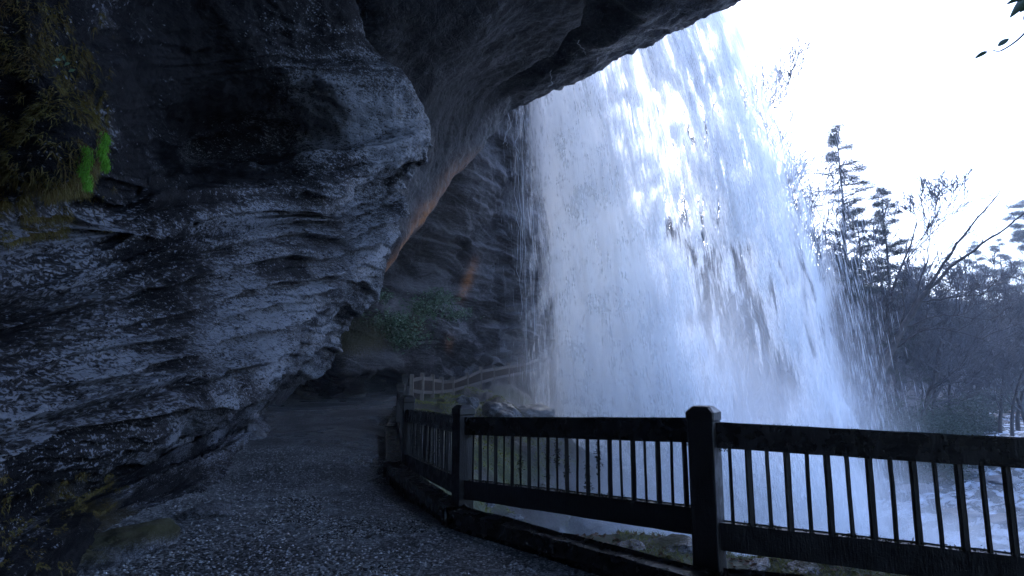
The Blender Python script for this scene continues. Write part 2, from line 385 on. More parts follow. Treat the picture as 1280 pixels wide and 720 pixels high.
# make normals face the open air (towards +x / camera)
sgn=np.sign(np.sum(N*(np.array([2,3,2.])-G),axis=2).mean()); N*=sgn
vr=np.linspace(0,len(ctrl)-1,NR)[:,None]+np.zeros((1,NC)); uc=np.linspace(0,ctrl.shape[1]-1,NC)[None,:]+np.zeros((NR,1))
Q=G.reshape(-1,3)
dist=np.linalg.norm(Q-np.array([0,0,1.6]),axis=1); sc=np.clip(dist/6,.6,2.2)
vv=vr.ravel(); uu=uc.ravel()
s=vv*2.1+.55*fbm(np.stack([uu*.5,vv*.5,uu*0],1)*1.2,3)+.25*uu*.0
saw=(s%1.0); prof=np.where(saw<.8,(saw/.8)**1.3,1-(saw-.8)/.2)      # bedding ledges, undercut below
ampS=np.clip((10.6-uu)/1.6,.18,1)*np.clip(.55+.8*perlin(np.stack([uu*.7,vv*.9,uu*0+5],1)),.05,1.3)*np.clip((vv-5)/1.0,.12,1)
s2=vv*7.3+1.2*fbm(np.stack([uu*.6,vv*.8,uu*0+3],1)*1.5,3); saw2=s2%1.0; prof2=np.where(saw2<.75,saw2/.75,1-(saw2-.75)/.25)
D=.22*fbm(Q*np.array([.5,.4,.6]),4)+.14*sc*ampS*(prof-.5)*2.0+.045*sc*ampS*(prof2-.5)*2
D+=.05*ridge(Q*1.7,4)*np.clip(perlin(Q*.6+9)+.6,.1,1.2)+.018*fbm(Q*8,3)
# blocky nose
blk=np.round(2.0*perlin(Q*1.3+3))/2.0; D+=.14*blk*np.exp(-((uu-9.6)/1.0)**2-((vv-6.2)/1.0)**2)
D=np.clip(D,-.6,.6)
VA=(G+N*D.reshape(NR,NC)[...,None])
pxA,pyA,_f=proj(VA)
mossA=np.clip(1-np.hypot((pxA-40)/110,(pyA-120)/190),0,1)*.7+.9*np.exp(-((pxA-120)/110)**2-((pyA-650)/60)**2)+.8*np.exp(-((pxA-505)/18)**2-((pyA-140)/30)**2)
mossA=np.clip(mossA,0,1.2)*np.clip(.55+1.2*perlin(Q*np.array([2.2,2.2,2.2])),0,1.2)*.8
paleA=.22+.85*perlin(Q*np.array([.7,.7,1.6])+2)+.35*perlin(Q*np.array([2.,2.,4])+6)+.35*np.clip(prof,0,1)-.1  # random tone, plus ledge fronts painted lighter as if lit
paleA+=.55*np.exp(-((pxA-150)/150)**2-((pyA-285)/22)**2)+.5*np.exp(-((pxA-430)/75)**2-((pyA-100)/80)**2)+.6*np.exp(-((pxA-500)/40)**2-((pyA-190)/40)**2)+.45*np.exp(-((pxA-310)/120)**2-((pyA-420+.75*(pxA-310)*.6)/50)**2)  # painted light: bright ledges and nose lifted in the colour
paleA-=.7*np.exp(-((pxA-230)/120)**2-((pyA-90)/110)**2)+.5*np.exp(-((pxA-290)/110)**2-((pyA-220)/35)**2)+.4*np.clip((pyA-560)/80,0,1)  # painted shade: upper left and recess darkened in the colour
paleA-=.45*np.clip((5.2-vv)/1.5,0,1)*np.clip((370-pxA)/80,0,1)  # more shade painted over the upper zone
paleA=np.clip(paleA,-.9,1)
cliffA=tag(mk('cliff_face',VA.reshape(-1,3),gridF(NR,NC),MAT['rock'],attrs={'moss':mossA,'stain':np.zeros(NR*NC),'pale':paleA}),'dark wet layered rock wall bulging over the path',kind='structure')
def surfA(x0,x1,y0,y1,n,fn=None):
    ok=np.where((pxA>x0)&(pxA<x1)&(pyA>y0)&(pyA<y1)&(uu<10.05))[0]
    if fn is not None: ok=ok[rng.random(len(ok))<fn(pxA[ok],pyA[ok])]
    # weight by world spacing
    ar=np.linalg.norm(np.cross(np.gradient(VA,axis=0),np.gradient(VA,axis=1)),axis=2).ravel()[ok]
    k=rng.choice(ok,n,p=ar/ar.sum()); return VA.reshape(-1,3)[k],N.reshape(-1,3)[k],k

# ------------------------------------------------------------------ cliff : overhang (B)
B_=[
[(200,-600,4),(500,-600,5.5),(800,-500,7),(1000,-350,9),(1150,-200,10.5)],
[(250,-250,7),(450,-250,8),(700,-200,9),(880,-130,10.5),(1010,-65,12)],
[(350,-50,9),(480,-50,9.5),(650,-40,11),(790,-20,12.5),(905,0,14)],
[(400,30,10.5),(520,30,11),(640,25,12.5),(745,40,14.5),(822,46,16)],
[(420,80,11.5),(520,85,12.5),(610,75,14.5),(680,80,16.5),(740,80,18)],
[(430,140,12.5),(520,128,13.5),(570,120,16),(610,118,18.5),(645,132,21)],
[(430,200,12.5),(500,195,14),(540,185,16),(575,183,18),(602,182,20)],
[(420,260,12.5),(470,255,13.5),(505,250,15),(530,247,16.5),(550,242,18)],
[(380,320,12.5),(430,320,13.5),(465,320,14.5),(490,318,15.5),(505,308,16.5)],
[(350,400,13.5),(390,400,14),(410,400,14.7),(425,400,15.4),(441,397,16)],
[(330,440,14),(360,440,15),(378,440,16),(392,442,17),(404,445,18)],
[(300,500,14),(330,500,15.5),(345,505,17),(350,505,18),(352,505,19)]]
ctrl=[]
for r in B_:
    w=[P(*q) for q in r]; e=w[-1]
    in0=w[0]+np.array([-7,1.0,.3]);
    row=[in0]+w+[e+np.array([.15,.7,.9]),e+np.array([-.2,1.8,2.4]),np.array([e[0]-.5,e[1]+3.2,max(17.5,e[2]+4)])]
    if e[2]<8: row=[in0]+w+[e+np.array([-.4,1.0,.3]),e+np.array([-2.,2.2,.8]),e+np.array([-6,4,1.5])]
    ctrl.append(row)
ctrl=np.array(ctrl); ctrl[0][5:,0]+=1.5; ctrl[0][5:,2]+=.3; f0=ctrl[0].copy(); f0[:,1]-=12; f0[:,2]-=.5; f0[5:,0]+=3; ctrl=np.concatenate([f0[None],ctrl])  # unseen roof front stretched right, shaped to darken the cave
NR2,NC2=420,300
G=catmull(ctrl,NR2); G=catmull(G.transpose(1,0,2),NC2).transpose(1,0,2); NB=normals(G)
sgn=np.sign(np.sum(NB[:, :NC2//2]*(np.array([2,6,2.])-G[:, :NC2//2]),axis=2).mean()); NB*=sgn
Q=G.reshape(-1,3); vr=(np.linspace(0,len(ctrl)-1,NR2)[:,None]+np.zeros((1,NC2))).ravel(); uc=(np.linspace(0,ctrl.shape[1]-1,NC2)[None,:]+np.zeros((NR2,1))).ravel()
D=.18*fbm(Q*.35,4)+.03*ridge(Q*1.2,4)+.012*fbm(Q*6,3)
uw=uc+.18*fbm(np.stack([vr*1.4,uc*1.2,uc*0],1),3)
band=np.clip((uw-3.75)/.12,0,1)*np.clip((4.35-uw)/.35,0,1)     # dark recess before the lip
D-=.7*band*np.clip((vr-2.4)/.6,0,1)*np.clip((6.3-vr)/1.2,0,1)
lip=np.clip((uw-4.2)/.5,0,1); D+=lip*(.10*ridge(Q*np.array([1.2,1.2,3]),3))*np.clip((7-vr),0,1)
VB=G+NB*D.reshape(NR2,NC2)[...,None]
pxB,pyB,_=proj(VB)
# rust stain follows the seam at the lower edge
st=np.exp(-((uw-4.8)/.48)**2)*np.clip((vr-6.9)/1.,0,1)*np.clip(1.0+.8*perlin(Q*1.1),.55,1.2)*np.clip((10.6-vr)/.5,0,1)*1.1
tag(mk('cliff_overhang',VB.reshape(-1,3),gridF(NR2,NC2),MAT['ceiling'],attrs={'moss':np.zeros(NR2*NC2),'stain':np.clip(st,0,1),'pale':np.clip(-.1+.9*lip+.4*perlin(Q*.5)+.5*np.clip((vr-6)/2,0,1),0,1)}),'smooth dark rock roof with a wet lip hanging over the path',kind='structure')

# ------------------------------------------------------------------ cliff : far wall (C)
pl=np.array([(-22,14),(-14,20.5),(-9.2,24),(-6.7,27),(-4.2,31),(-1.7,36),(.9,41),(2.4,46),(2.0,54),(0,64)],float)
zs=np.array([-1.5,0,1.0,2,3.5,5.5,8,11,15,19])
lean=np.array([0,0,.5,.3,.5,.6,1.2,2,2.8,3.4])
ctrl=[]
for k in range(len(zs)-1,-1,-1):
    row=[]
    for (x,y) in pl:
        b=.5+max(0,(y-24))*.075 if y>24 else .4
        row.append((x+lean[k]*.7,y-lean[k]*.8,zs[k]+b))
    ctrl.append(row)
ctrl=np.array(ctrl); NR3,NC3=380,460
G=catmull(ctrl,NR3); G=catmull(G.transpose(1,0,2),NC3).transpose(1,0,2); NN=normals(G)
sgn=np.sign(np.sum(NN*(np.array([2,6,2.])-G),axis=2).mean()); NN*=sgn
Q=G.reshape(-1,3); zz=Q[:,2]+.7*fbm(Q*np.array([.25,.25,.4]),3)+Q[:,0]*.10
s=zz*1.15; saw=s%1; prof=np.where(saw<.78,saw/.78,1-(saw-.78)/.22); s2=zz*4.1; saw2=s2%1
am=np.clip(.5+1.3*perlin(Q*np.array([.3,.3,1])+4),0,1.6)*np.clip(1.25-(Q[:,2]-2)/9,.25,1)
D=.8*fbm(Q*.2,5)+.35*ridge(Q*.42+5,4)*np.clip(.4+perlin(Q*.2+8),0,1)+.75*am*(prof-.5)+.2*am*(saw2-.5)+.06*ridge(Q*np.array([.5,.5,2.4]),4)
VC=G+NN*D.reshape(NR3,NC3)[...,None]; VC=VC.reshape(-1,3)
pxC,pyC,_=proj(VC); px,py=pxC,pyC
sh=np.exp(-((px-470)/75)**2)*np.clip((py-345)/60,0,1)*np.clip((500-py)/30,0,1); VC[:,1]-=2.4*sh; VC[:,0]+=.5*sh
lump=np.exp(-((px-440)/30)**2-((py-452)/28)**2); VC[:,1]-=2.2*lump; VC[:,0]+=.4*lump
for (cx,cy,rx,ry) in ((384,484,40,32),(484,481,19,19)):
    e=np.minimum(((px-cx)/rx)**2+((py-cy)/ry)**2,20)*(1+.9*perlin(VC*.9))+.25*perlin(VC*2.3); pw=1/(1+np.exp((e-1)*9)); VC[:,1]+=6*pw; VC[:,0]-=4*pw*.5
st=.9*np.exp(-((px-585+(py-350)*.35)/6)**2-((py-350)/22)**2)+.35*np.exp(-((px-560)/5)**2-((py-430)/10)**2)
ms=.75*np.exp(-((px-450)/60)**2-((py-425)/30)**2)
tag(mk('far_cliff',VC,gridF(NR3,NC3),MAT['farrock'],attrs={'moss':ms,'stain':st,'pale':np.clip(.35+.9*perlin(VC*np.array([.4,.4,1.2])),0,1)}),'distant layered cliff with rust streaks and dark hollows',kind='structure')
VC3=VC.reshape(NR3,NC3,3)

# unseen rock mass above it all, spread wide to keep light out
poly=[(-60,-40),(14,-22),(12.5,-8),(11,2),(9.4,9),(8.2,14),(8.9,20.6),(4.5,25),(.2,29.6),(-1.5,40),(-3,50),(-3,62),(-10,90),(-60,70)]
n=len(poly); V=[]
for z,g_ in ((17.2,0),(18.6,.25),(19.4,.0),(20.2,-.6)):
    for (x,y) in poly: V.append((x+g_*(1 if x>-20 else 0),y,z))
F=[list(range(n))]+[[k*n+i,k*n+(i+1)%n,(k+1)*n+(i+1)%n,(k+1)*n+i] for k in range(3) for i in range(n)]+[list(range(3*n,4*n))[::-1]]
tag(mk('cliff_top',V,F,MAT['farrock'],smooth=False),'unseen rock rim from which the waterfall drops, spread to block light',kind='structure')

# ------------------------------------------------------------------ river and pool
xs=np.linspace(-2,330,200); ys_=np.linspace(5,330,200); X,Y=np.meshgrid(xs,ys_)
V=np.stack([X.ravel(),Y.ravel(),-5.2+.12*fbm(np.stack([X.ravel()*.3,Y.ravel()*.3,X.ravel()*0],1),3)],1)
tag(mk('river',V,gridF(200,200),MAT['river']),'white foaming pool and river running away to the right',kind='structure')

# ------------------------------------------------------------------ waterfall
def fall_pt(s,t,off=0.):
    """s 0..1 along the lip (left, far -> right, near), t 0..1 down"""
    x0=.3+8.6*s; y0=30.0-8.0*s
    z=18.6-24.2*t
    dr=(1.5+4.5*np.clip(s,0,2)**.75)*np.sqrt(np.clip(t,0,1))*1.0
    w=(.25*np.sin(s*23+t*2)+.15*np.sin(s*51))*np.clip((s-.3)/.3,0.1,1)
    return np.stack([x0+dr+off*.6+w*.3, y0+dr*.35+off*.8+w, z],-1)
Vs=[];Fs=[];UV=[];CV=[];SF=[];ED=[];b=0
ns,nt=160,90
for L,(off,cb) in enumerate(((-.9,-.32),(-.3,-.12),(.3,0.),(.9,-.08),(1.6,-.15),(2.3,-.3))):
    s=np.linspace(-.14,1.0,ns)[None,:]+np.zeros((nt,1)); t=np.linspace(0,1,nt)[:,None]+np.zeros((1,ns))
    V=fall_pt(s.ravel(),t.ravel(),off); sr=s.ravel(); tr_=t.ravel()
    V[:,:2]+= (.22*fbm(np.stack([sr*14+L*7,tr_*3,sr*0+L],1),3))[:,None]
    # how much of the curtain is water
    ss=lambda q: (lambda c_: c_*c_*(3-2*c_))(np.clip(q,0,1))
    wob=.03*fbm(np.stack([tr_*3,sr*2,sr*0+9],1),3); cl=.0+.05*tr_+wob*.4; cr=.27+.30*tr_+wob
    core=ss((sr-cl+.06)/.16)*ss((cr+.12-sr)/.24)
    right=.635+.13*tr_+.05*np.exp(-(tr_/.3)**2)
    hole=-(.12+.22*ss((tr_-.38)/.25))*np.exp(-((sr-cr-.17)/.15)**2)*ss((tr_-.05)/.2)*ss((1.0-tr_)/.25)*(.75+.4*np.clip(.5+fbm(np.stack([sr*4,tr_*5,sr*0+L],1),2),0,1))
    cov=np.maximum(core*(1.28 if L in (1,2) else .66),right*ss((sr-cl)/.1)*ss((1.14-sr)/.24))+hole*(1-core)+cb*.9
    cov=np.maximum(cov,(.49+cb*.2)*(sr<.2))-.10*np.clip((-.03-sr)/.1,0,1)+.3*np.clip((tr_-.8)/.2,0,1)
    Vs.append(V);Fs.append(gridF(nt,ns)+b);b+=nt*ns
    UV.append(np.stack([sr*12+L*.11,tr_*24+L*.3],1)); CV.append(cov)
    SF.append(.62*core*np.clip(.65+tr_,0,1)+.35*np.clip((tr_-.75)/.2,0,1))
    e=np.clip((sr+.14)/.24,0,1)**1.2*np.clip((1.0-sr-(.09*fbm(np.stack([tr_*5+L*3,sr*6,sr*0+.3],1),4)+.05))/.16,0,1)
    ED.append(e)
fall=tag(mk('waterfall',np.concatenate(Vs),np.concatenate(Fs),MAT['fall'],attrs={'cover':np.concatenate(CV),'soft':np.clip(np.concatenate(SF),0,1),'edge':np.concatenate(ED)},uv=np.concatenate(UV)),'broad white waterfall seen from behind the curtain',kind='structure')
# falling strands and drops, each a small spindle
n=15000
s=rng.random(n)*1.03; t=rng.random(n); off=rng.normal(size=n)*1.3+.3
edge=rng.random(n)<.16; s=np.where(edge,.97+.06*rng.normal(size=n),s)
edl=(rng.random(n)<.10)&~edge; s=np.where(edl,-.03+.03*rng.normal(size=n),s)
t=np.clip(t,.02,.97); Ln=.3+.9*rng.random(n)**2
p0=fall_pt(s,t,off); p1=fall_pt(s,t+.01,off); dv=p1-p0; dv/=np.linalg.norm(dv,axis=1)[:,None]
sd=np.cross(dv,np.array([0.,1,0])); sd/=np.linalg.norm(sd,axis=1)[:,None]; s3=np.cross(sd,dv)
wd=(.003+.005*rng.random(n)**2)[:,None]; Lc=Ln[:,None]
V=np.stack([p0,p0+dv*Lc*.35+sd*wd,p0+dv*Lc*.35-sd*wd*.5+s3*wd*.87,p0+dv*Lc*.35-sd*wd*.5-s3*wd*.87,p0+dv*Lc],1).reshape(-1,3)
f=np.array([(0,1,2),(0,2,3),(0,3,1),(4,2,1),(4,3,2),(4,1,3)])
mk('water_drops',V,(f[None]+(np.arange(n)*5)[:,None,None]).reshape(-1,3),MAT['drops'],parent=fall,smooth=False)
fall.children[0]['kind']='stuff'
# drips from the lip and thin trickles at the left of the fall
paths=[]
for (a,b_,d) in (((597,0),(597,22),12.3),((600,0),(601,14),12.4),((723,50),(722,68),15),((688,88),(688,108),17),((637,140),(640,182),22),((645,140),(648,200),22),((640,150),(634,180),22.2),
                 ((652,140),(655,330),23),((648,190),(650,400),23),((662,160),(664,420),24),((656,220),(660,470),24.5),((643,210),(647,350),23.5)):
    q0=P(a[0],a[1],d); q1=P(b_[0],b_[1],d); k=14; tt=np.linspace(0,1,k)[:,None]; pts=q0*(1-tt)+q1*tt; pts[:,0]+=.03*rng.normal(size=k)
    pts[:,0]+=.06*np.cumsum(rng.normal(size=k))*.5*(a[0]>620); paths.append((pts,(.003+.005*rng.random(k))))
V,F=tubes(paths,4); tag(mk('trickles',V,F,MAT['drops']),'thin trickles and drips falling from the rock lip beside the waterfall',kind='stuff')
bpy.data.objects['trickles']['category']='water'

# mist around the foot of the fall
def ellip(name,c,r,mat,label):
    import bmesh
    bm=bmesh.new(); bmesh.ops.create_icosphere(bm,subdivisions=4,radius=1)
    me=bpy.data.meshes.new(name); bm.to_mesh(me); bm.free()
    o=bpy.data.objects.new(name,me); COL.objects.link(o); o.location=c; o.scale=r; me.materials.append(mat)
    return tag(o,label,'mist',kind='stuff')
def mist_mat(name,dens):
    m=M(name); oc_=m.new('TexCoord').outputs['Object']
    ln=m.new('VectorMath',operation='LENGTH'); m.l.new(oc_,ln.inputs[0])
    fo=m.ramp(ln.outputs['Value'],.15,1.,1.,0.)
    n=m.noise(oc_,3.2,4,.6); d=m.math('MULTIPLY',m.math('MULTIPLY',fo,m.ramp(n,.36,.68,.15,1.6)),dens)
    v=m.new('VolumePrincipled'); m.l.new(d,v.inputs['Density']); v.inputs['Color'].default_value=(.93,.95,.98,1); v.inputs['Anisotropy'].default_value=.45
    m.l.new(v.outputs[0],m.out.inputs['Volume']); return m.m
MIST=True
if MIST:
    ellip('mist',(8.0,28,-2.0),(11,8,11),mist_mat('spray_mist',.24),'pale spray mist drifting round the foot of the waterfall')
ellip('mist',(4.6,19,-4.2),(6.5,8.5,4.6),bpy.data.materials['spray_mist'],'thinner mist spilling from the pool towards the mossy bank') if MIST else None
ellip('mist',(13.0,23.5,-4.8),(7.5,6,3.6),bpy.data.materials['spray_mist'],'dense low spray boiling where the right half of the fall hits the pool') if MIST else None
# air
m=M('valley_haze'); v=m.new('VolumePrincipled'); v.inputs['Density'].default_value=.001; v.inputs['Color'].default_value=(.9,.93,1,1)
m.l.new(v.outputs[0],m.out.inputs['Volume'])
V=[(x,y,z) for z in (-10,120) for (x,y) in ((-295,-75),(690,-75),(690,790),(-295,790))]
tag(mk('haze',V,[(3,2,1,0),(4,5,6,7),(0,1,5,4),(1,2,6,5),(2,3,7,6),(3,0,4,7)],m.m,smooth=False),'thin blue haze filling the valley','haze',kind='stuff')

# ------------------------------------------------------------------ boxes with worn bevelled edges
import bmesh
from mathutils import Vector, Matrix
def beam(a,b,w,h,bev=.008,rough=.0,cuts=0):
    """bmesh box running from a to b (centre line), width w across, height h"""
    a=Vector([float(q) for q in a]); b=Vector([float(q) for q in b]); d=b-a; L=d.length; d.normalize()
    up=Vector((0,0,1)) if abs(d.z)<.9 else Vector((0,1,0))
    sx=d.cross(up).normalized(); uz=sx.cross(d)
    bm=bmesh.new(); bmesh.ops.create_cube(bm,size=1)
    if cuts:
        ed=[e for e in bm.edges if abs((e.verts[0].co-e.verts[1].co).y)>.5]
        bmesh.ops.subdivide_edges(bm,edges=ed,cuts=cuts)
    for v in bm.verts:
        c=v.co.copy(); q=a+d*((c.y+.5)*L)+sx*(c.x*w)+uz*(c.z*h); v.co=q
    if bev: bmesh.ops.bevel(bm,geom=[e for e in bm.edges if e.calc_face_angle(0)>.5],offset=bev,segments=2,affect='EDGES',profile=.6)
    if rough:
        co=np.array([v.co[:] for v in bm.verts]); nn=np.stack([perlin(co*6+k*13.1) for k in range(3)],1)*rough
        for v,k in zip(bm.verts,nn): v.co+=Vector(k.tolist())
    return bm
def bobj(name,bm,mat,parent=None,smooth=False):
    me=bpy.data.meshes.new(name); bm.to_mesh(me); bm.free(); me.materials.append(mat)
    me.polygons.foreach_set('use_smooth',np.full(len(me.polygons),smooth))
    o=bpy.data.objects.new(name,me); COL.objects.link(o)
    if parent is not None:
        o.parent=parent; o.matrix_parent_inverse=Matrix.Translation(parent.location).inverted()
    return o
def reparent(o,parent):
    o.parent=parent; o.matrix_parent_inverse=Matrix.Translation(parent.location).inverted(); return o

# ------------------------------------------------------------------ near railing
POSTS=[(-3.42,19.4,.32,1.55,.17),(-2.57,14,.10,1.36,.17),(-1.66,9.8,-.05,1.235,.175),(-.54,6.8,-.1,1.245,.185),(1.47,4.7,-.12,1.345,.195),(3.85,3.76,-.12,1.33,.195),(5.2,2.2,-.12,1.33,.195)]
SEC=[(1.30,1.18,.50,.38),(1.16,1.02,.30,.14),(1.01,1.10,.14,.27),(1.10,1.24,.26,.40),(1.213,1.155,.317,.25),(1.155,1.12,.25,.2)]  # top rail top z, lower rail bottom z at both ends
rail=empty('wooden_railing',(1.47,4.7,-.1),'dark wet timber railing with capped posts and thin balusters along the path','railing')
def post_mesh(x,y,z0,z1,w,ang):
    bm=bmesh.new(); c=w*.5; ch=.022
    def ring(r,z,ch):
        q=[(r,r-ch),(r-ch,r),(-r+ch,r),(-r,r-ch),(-r,-r+ch),(-r+ch,-r),(r-ch,-r),(r,-r+ch)]
        return [bm.verts.new((a,b,z)) for a,b in q]
    lv=[(c,z0-.3,.006),(c,z0+.3,.006),(c,z1-.3,.006),(c,z1-.115,.006),(c*1.09,z1-.10,.008),(c*1.1,z1-.045,.012),(c*.72,z1-.004,.02),(c*.6,z1,.02)]
    rings=[ring(*l) for l in lv]
    for r0,r1 in zip(rings,rings[1:]):
        for i in range(8): bm.faces.new((r0[i],r0[(i+1)%8],r1[(i+1)%8],r1[i]))
    bm.faces.new(rings[-1]); bm.faces.new(rings[0][::-1])
    bmesh.ops.rotate(bm,verts=bm.verts,cent=(0,0,0),matrix=Matrix.Rotation(ang,3,'Z')); bmesh.ops.translate(bm,verts=bm.verts,vec=(x,y,0))
    return bm
for i,(x,y,z0,z1,w) in enumerate(POSTS):
    j=min(i+1,len(POSTS)-1); k=max(i-1,0); ang=math.atan2(POSTS[j][1]-POSTS[k][1],POSTS[j][0]-POSTS[k][0])
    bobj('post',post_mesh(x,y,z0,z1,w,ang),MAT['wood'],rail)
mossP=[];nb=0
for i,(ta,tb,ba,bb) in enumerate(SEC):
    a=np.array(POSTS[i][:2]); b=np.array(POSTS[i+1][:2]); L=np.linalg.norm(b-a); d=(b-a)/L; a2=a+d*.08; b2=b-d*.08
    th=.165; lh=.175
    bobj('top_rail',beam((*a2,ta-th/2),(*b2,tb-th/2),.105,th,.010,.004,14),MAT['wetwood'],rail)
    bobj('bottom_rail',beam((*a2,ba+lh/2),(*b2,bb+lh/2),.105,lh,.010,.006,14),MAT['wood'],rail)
    sp=.122 if i!=4 else .128; n=int((L-.16)/sp); 
    if i==0: n=6
    if i==1: n=17
    if i==5: n=6
    for q in range(n):
        f=(q+.75)/(n+.5); c=a2+(b2-a2)*f; zt=ta+(tb-ta)*f-th-.0; zb=ba+(bb-ba)*f+lh
        w=(.034 if q%2 else .019)*(.9+.2*random.random()); le=random.uniform(-.006,.006)
        if nb<100: bobj('baluster',beam((c[0],c[1],zb-.02),(c[0]+le,c[1],zt+.02),w,w,.003,.003,5),MAT['wood'],rail); nb+=1
        if random.random()<.75 and i in (2,3,4):
            k=random.randint(8,30); mossP.append(np.stack([c[0]+rng.normal(size=k)*.02,c[1]+rng.normal(size=k)*.02,zb+np.abs(rng.normal(size=k))*.012],1))
        if i==3 and q in (6,9,10,11,13,14) or i==2 and random.random()<.35:
            k=160; hh=zb+(zt-zb)*(random.uniform(.1,.75)+rng.normal(size=k)*.14); hh=np.clip(hh,zb,zt)
            mossP.append(np.stack([c[0]+rng.normal(size=k)*.012,c[1]+rng.normal(size=k)*.012,hh],1))
    if i in (2,3,4):
        for (z0_,z1_,k,o_) in ((ba+lh,bb+lh,700,.0),(ta,tb,420,.0)):
            f=rng.random(k); f=f[perlin(np.stack([f*14,f*0+i,f*0+o_+z0_],1))>.0]
            c=a2[None]+(b2-a2)[None]*f[:,None]; nrm=np.array([d[1],-d[0]])
            c=c+nrm[None]*rng.uniform(-.045,.045,(len(f),1))
            mossP.append(np.stack([c[:,0],c[:,1],z0_+(z1_-z0_)*f+.004],1))
        k=60; f=np.concatenate([rng.uniform(.0,.04,k//2),rng.uniform(.96,1,k//2)]); c=a2[None]+(b2-a2)[None]*f[:,None]
        mossP.append(np.stack([c[:,0],c[:,1],ta+(tb-ta)*f-th-.01-.03*rng.random(k)],1))
mp=np.concatenate(mossP); V,F=blades(mp,rng.normal(size=mp.shape)+np.array([0,0,.5]),.012+.022*rng.random(len(mp)),.012,.3,2)
o=reparent(mk('moss_tuft',V,F,MAT['darkmoss'],smooth=False),rail); o['kind']='stuff'; o['label']='dark moss and dead needles clinging to the rails'

# kerb timbers
for (a,b,lab) in (((-3.62,19.4),(-2.72,13.9),'farthest black kerb timber beside the gravel path'),((-2.72,13.8),(-1.83,9.6),'black kerb timber beyond the second small post'),((-1.82,9.5),(-.6,6.6),'dark kerb timber curving beside the path below the left railing bay'),
                  ((-.58,6.5),(1.36,4.35),'glossy wet kerb timber lying before the middle railing bay'),((1.5,4.42),(3.7,3.55),'dark kerb timber at the foot of the right railing bay')):
    za=float(hgt(a[0]-.3,a[1])[0]); zb=float(hgt(b[0]-.3,b[1])[0])
    o=bobj('kerb_timber',beam((*a,za+.07),(*b,zb+.07),.24,.2,.03,.012,16),MAT['wetwood'],None,True)
    tag(o,lab,'kerb timber','timbers edging the path')

# ------------------------------------------------------------------ far fence
ff=[(515,470,492,25.0),(528,468,494,25.6),(541,470,494,26.6),(552,473,493,27.6),(566,473,491,28.4),(584,467,486,29.6),(601,460,481,30.8),(617,458,476,32),(636,455,472,33.4),(655,452,468,35),(673,447,463,36.6)]
pts=[]
for (x,yt,yb,d) in ff:
    q=P(x,yt,d); pts.append((q[0],q[1],q[2],P(x,yb,d)[2]))
fe=empty('path_fence',(pts[0][0],pts[0][1],pts[0][3]),'small brown picket fence with pale posts along the far path','fence')
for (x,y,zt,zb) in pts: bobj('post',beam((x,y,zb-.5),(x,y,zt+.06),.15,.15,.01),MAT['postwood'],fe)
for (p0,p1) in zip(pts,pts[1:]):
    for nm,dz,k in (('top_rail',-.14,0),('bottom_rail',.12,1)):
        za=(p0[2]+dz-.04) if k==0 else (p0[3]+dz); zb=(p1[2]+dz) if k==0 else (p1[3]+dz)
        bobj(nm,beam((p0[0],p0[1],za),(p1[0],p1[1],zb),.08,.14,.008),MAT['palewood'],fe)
    bm=bmesh.new(); L=math.hypot(p1[0]-p0[0],p1[1]-p0[1]); n=max(4,int(L/.085))
    for q in range(1,n):
        f=q/n; x=p0[0]+(p1[0]-p0[0])*f; y=p0[1]+(p1[1]-p0[1])*f; zt=p0[2]+(p1[2]-p0[2])*f-.16; zb=p0[3]+(p1[3]-p0[3])*f+.12
        r=bmesh.ops.create_cube(bm,size=1)['verts']
        bmesh.ops.scale(bm,verts=r,vec=(.07,.03,zt-zb)); bmesh.ops.translate(bm,verts=r,vec=(x,y,(zt+zb)/2))
    bobj('pickets',bm,MAT['brownwood'],fe)

# ------------------------------------------------------------------ boulders
def rockmesh(name,c,r,seed,lab,cat='rock',group=None,mossy=.6,sub=5,mat=None):
    bm=bmesh.new(); bmesh.ops.create_icosphere(bm,subdivisions=sub,radius=1)
    V=np.array([v.co[:] for v in bm.verts]); F=np.array([[v.index for v in f.verts] for f in bm.faces]); bm.free()
    rr=np.random.default_rng(seed)
    for k in range(9):      # fracture planes
        nn=rr.normal(size=3); nn/=np.linalg.norm(nn); h=.55+.35*rr.random(); dd=V@nn; V=V-np.clip(dd-h,0,None)[:,None]*nn[None]*.9
    V=V*(1+.22*fbm(V*1.1+seed,3)+.05*ridge(V*3+seed,3))[:,None]
    N0=V/np.linalg.norm(V,axis=1)[:,None]
    V=V*np.asarray(r)[None]
    ms=np.clip(N0[:,2]*mossy+.25*perlin(V*3+seed),0,1)
    o=mk(name,V,F,mat or MAT['boulder'],attrs={'moss':ms,'stain':ms*0,'pale':ms*0+.5}); o.location=[float(q) for q in c]; o.rotation_euler=(0,0,seed*1.7)
    return tag(o,lab,cat,group)
def onground(px,py,d0=4,d1=60):
    d=np.linspace(d0,d1,900); a=np.array([P(px,py,q) for q in d]); h=hgt(a[:,0],a[:,1]); k=np.where(a[:,2]<h)[0]
    i=k[0] if len(k) else -1; return a[i],d[i]
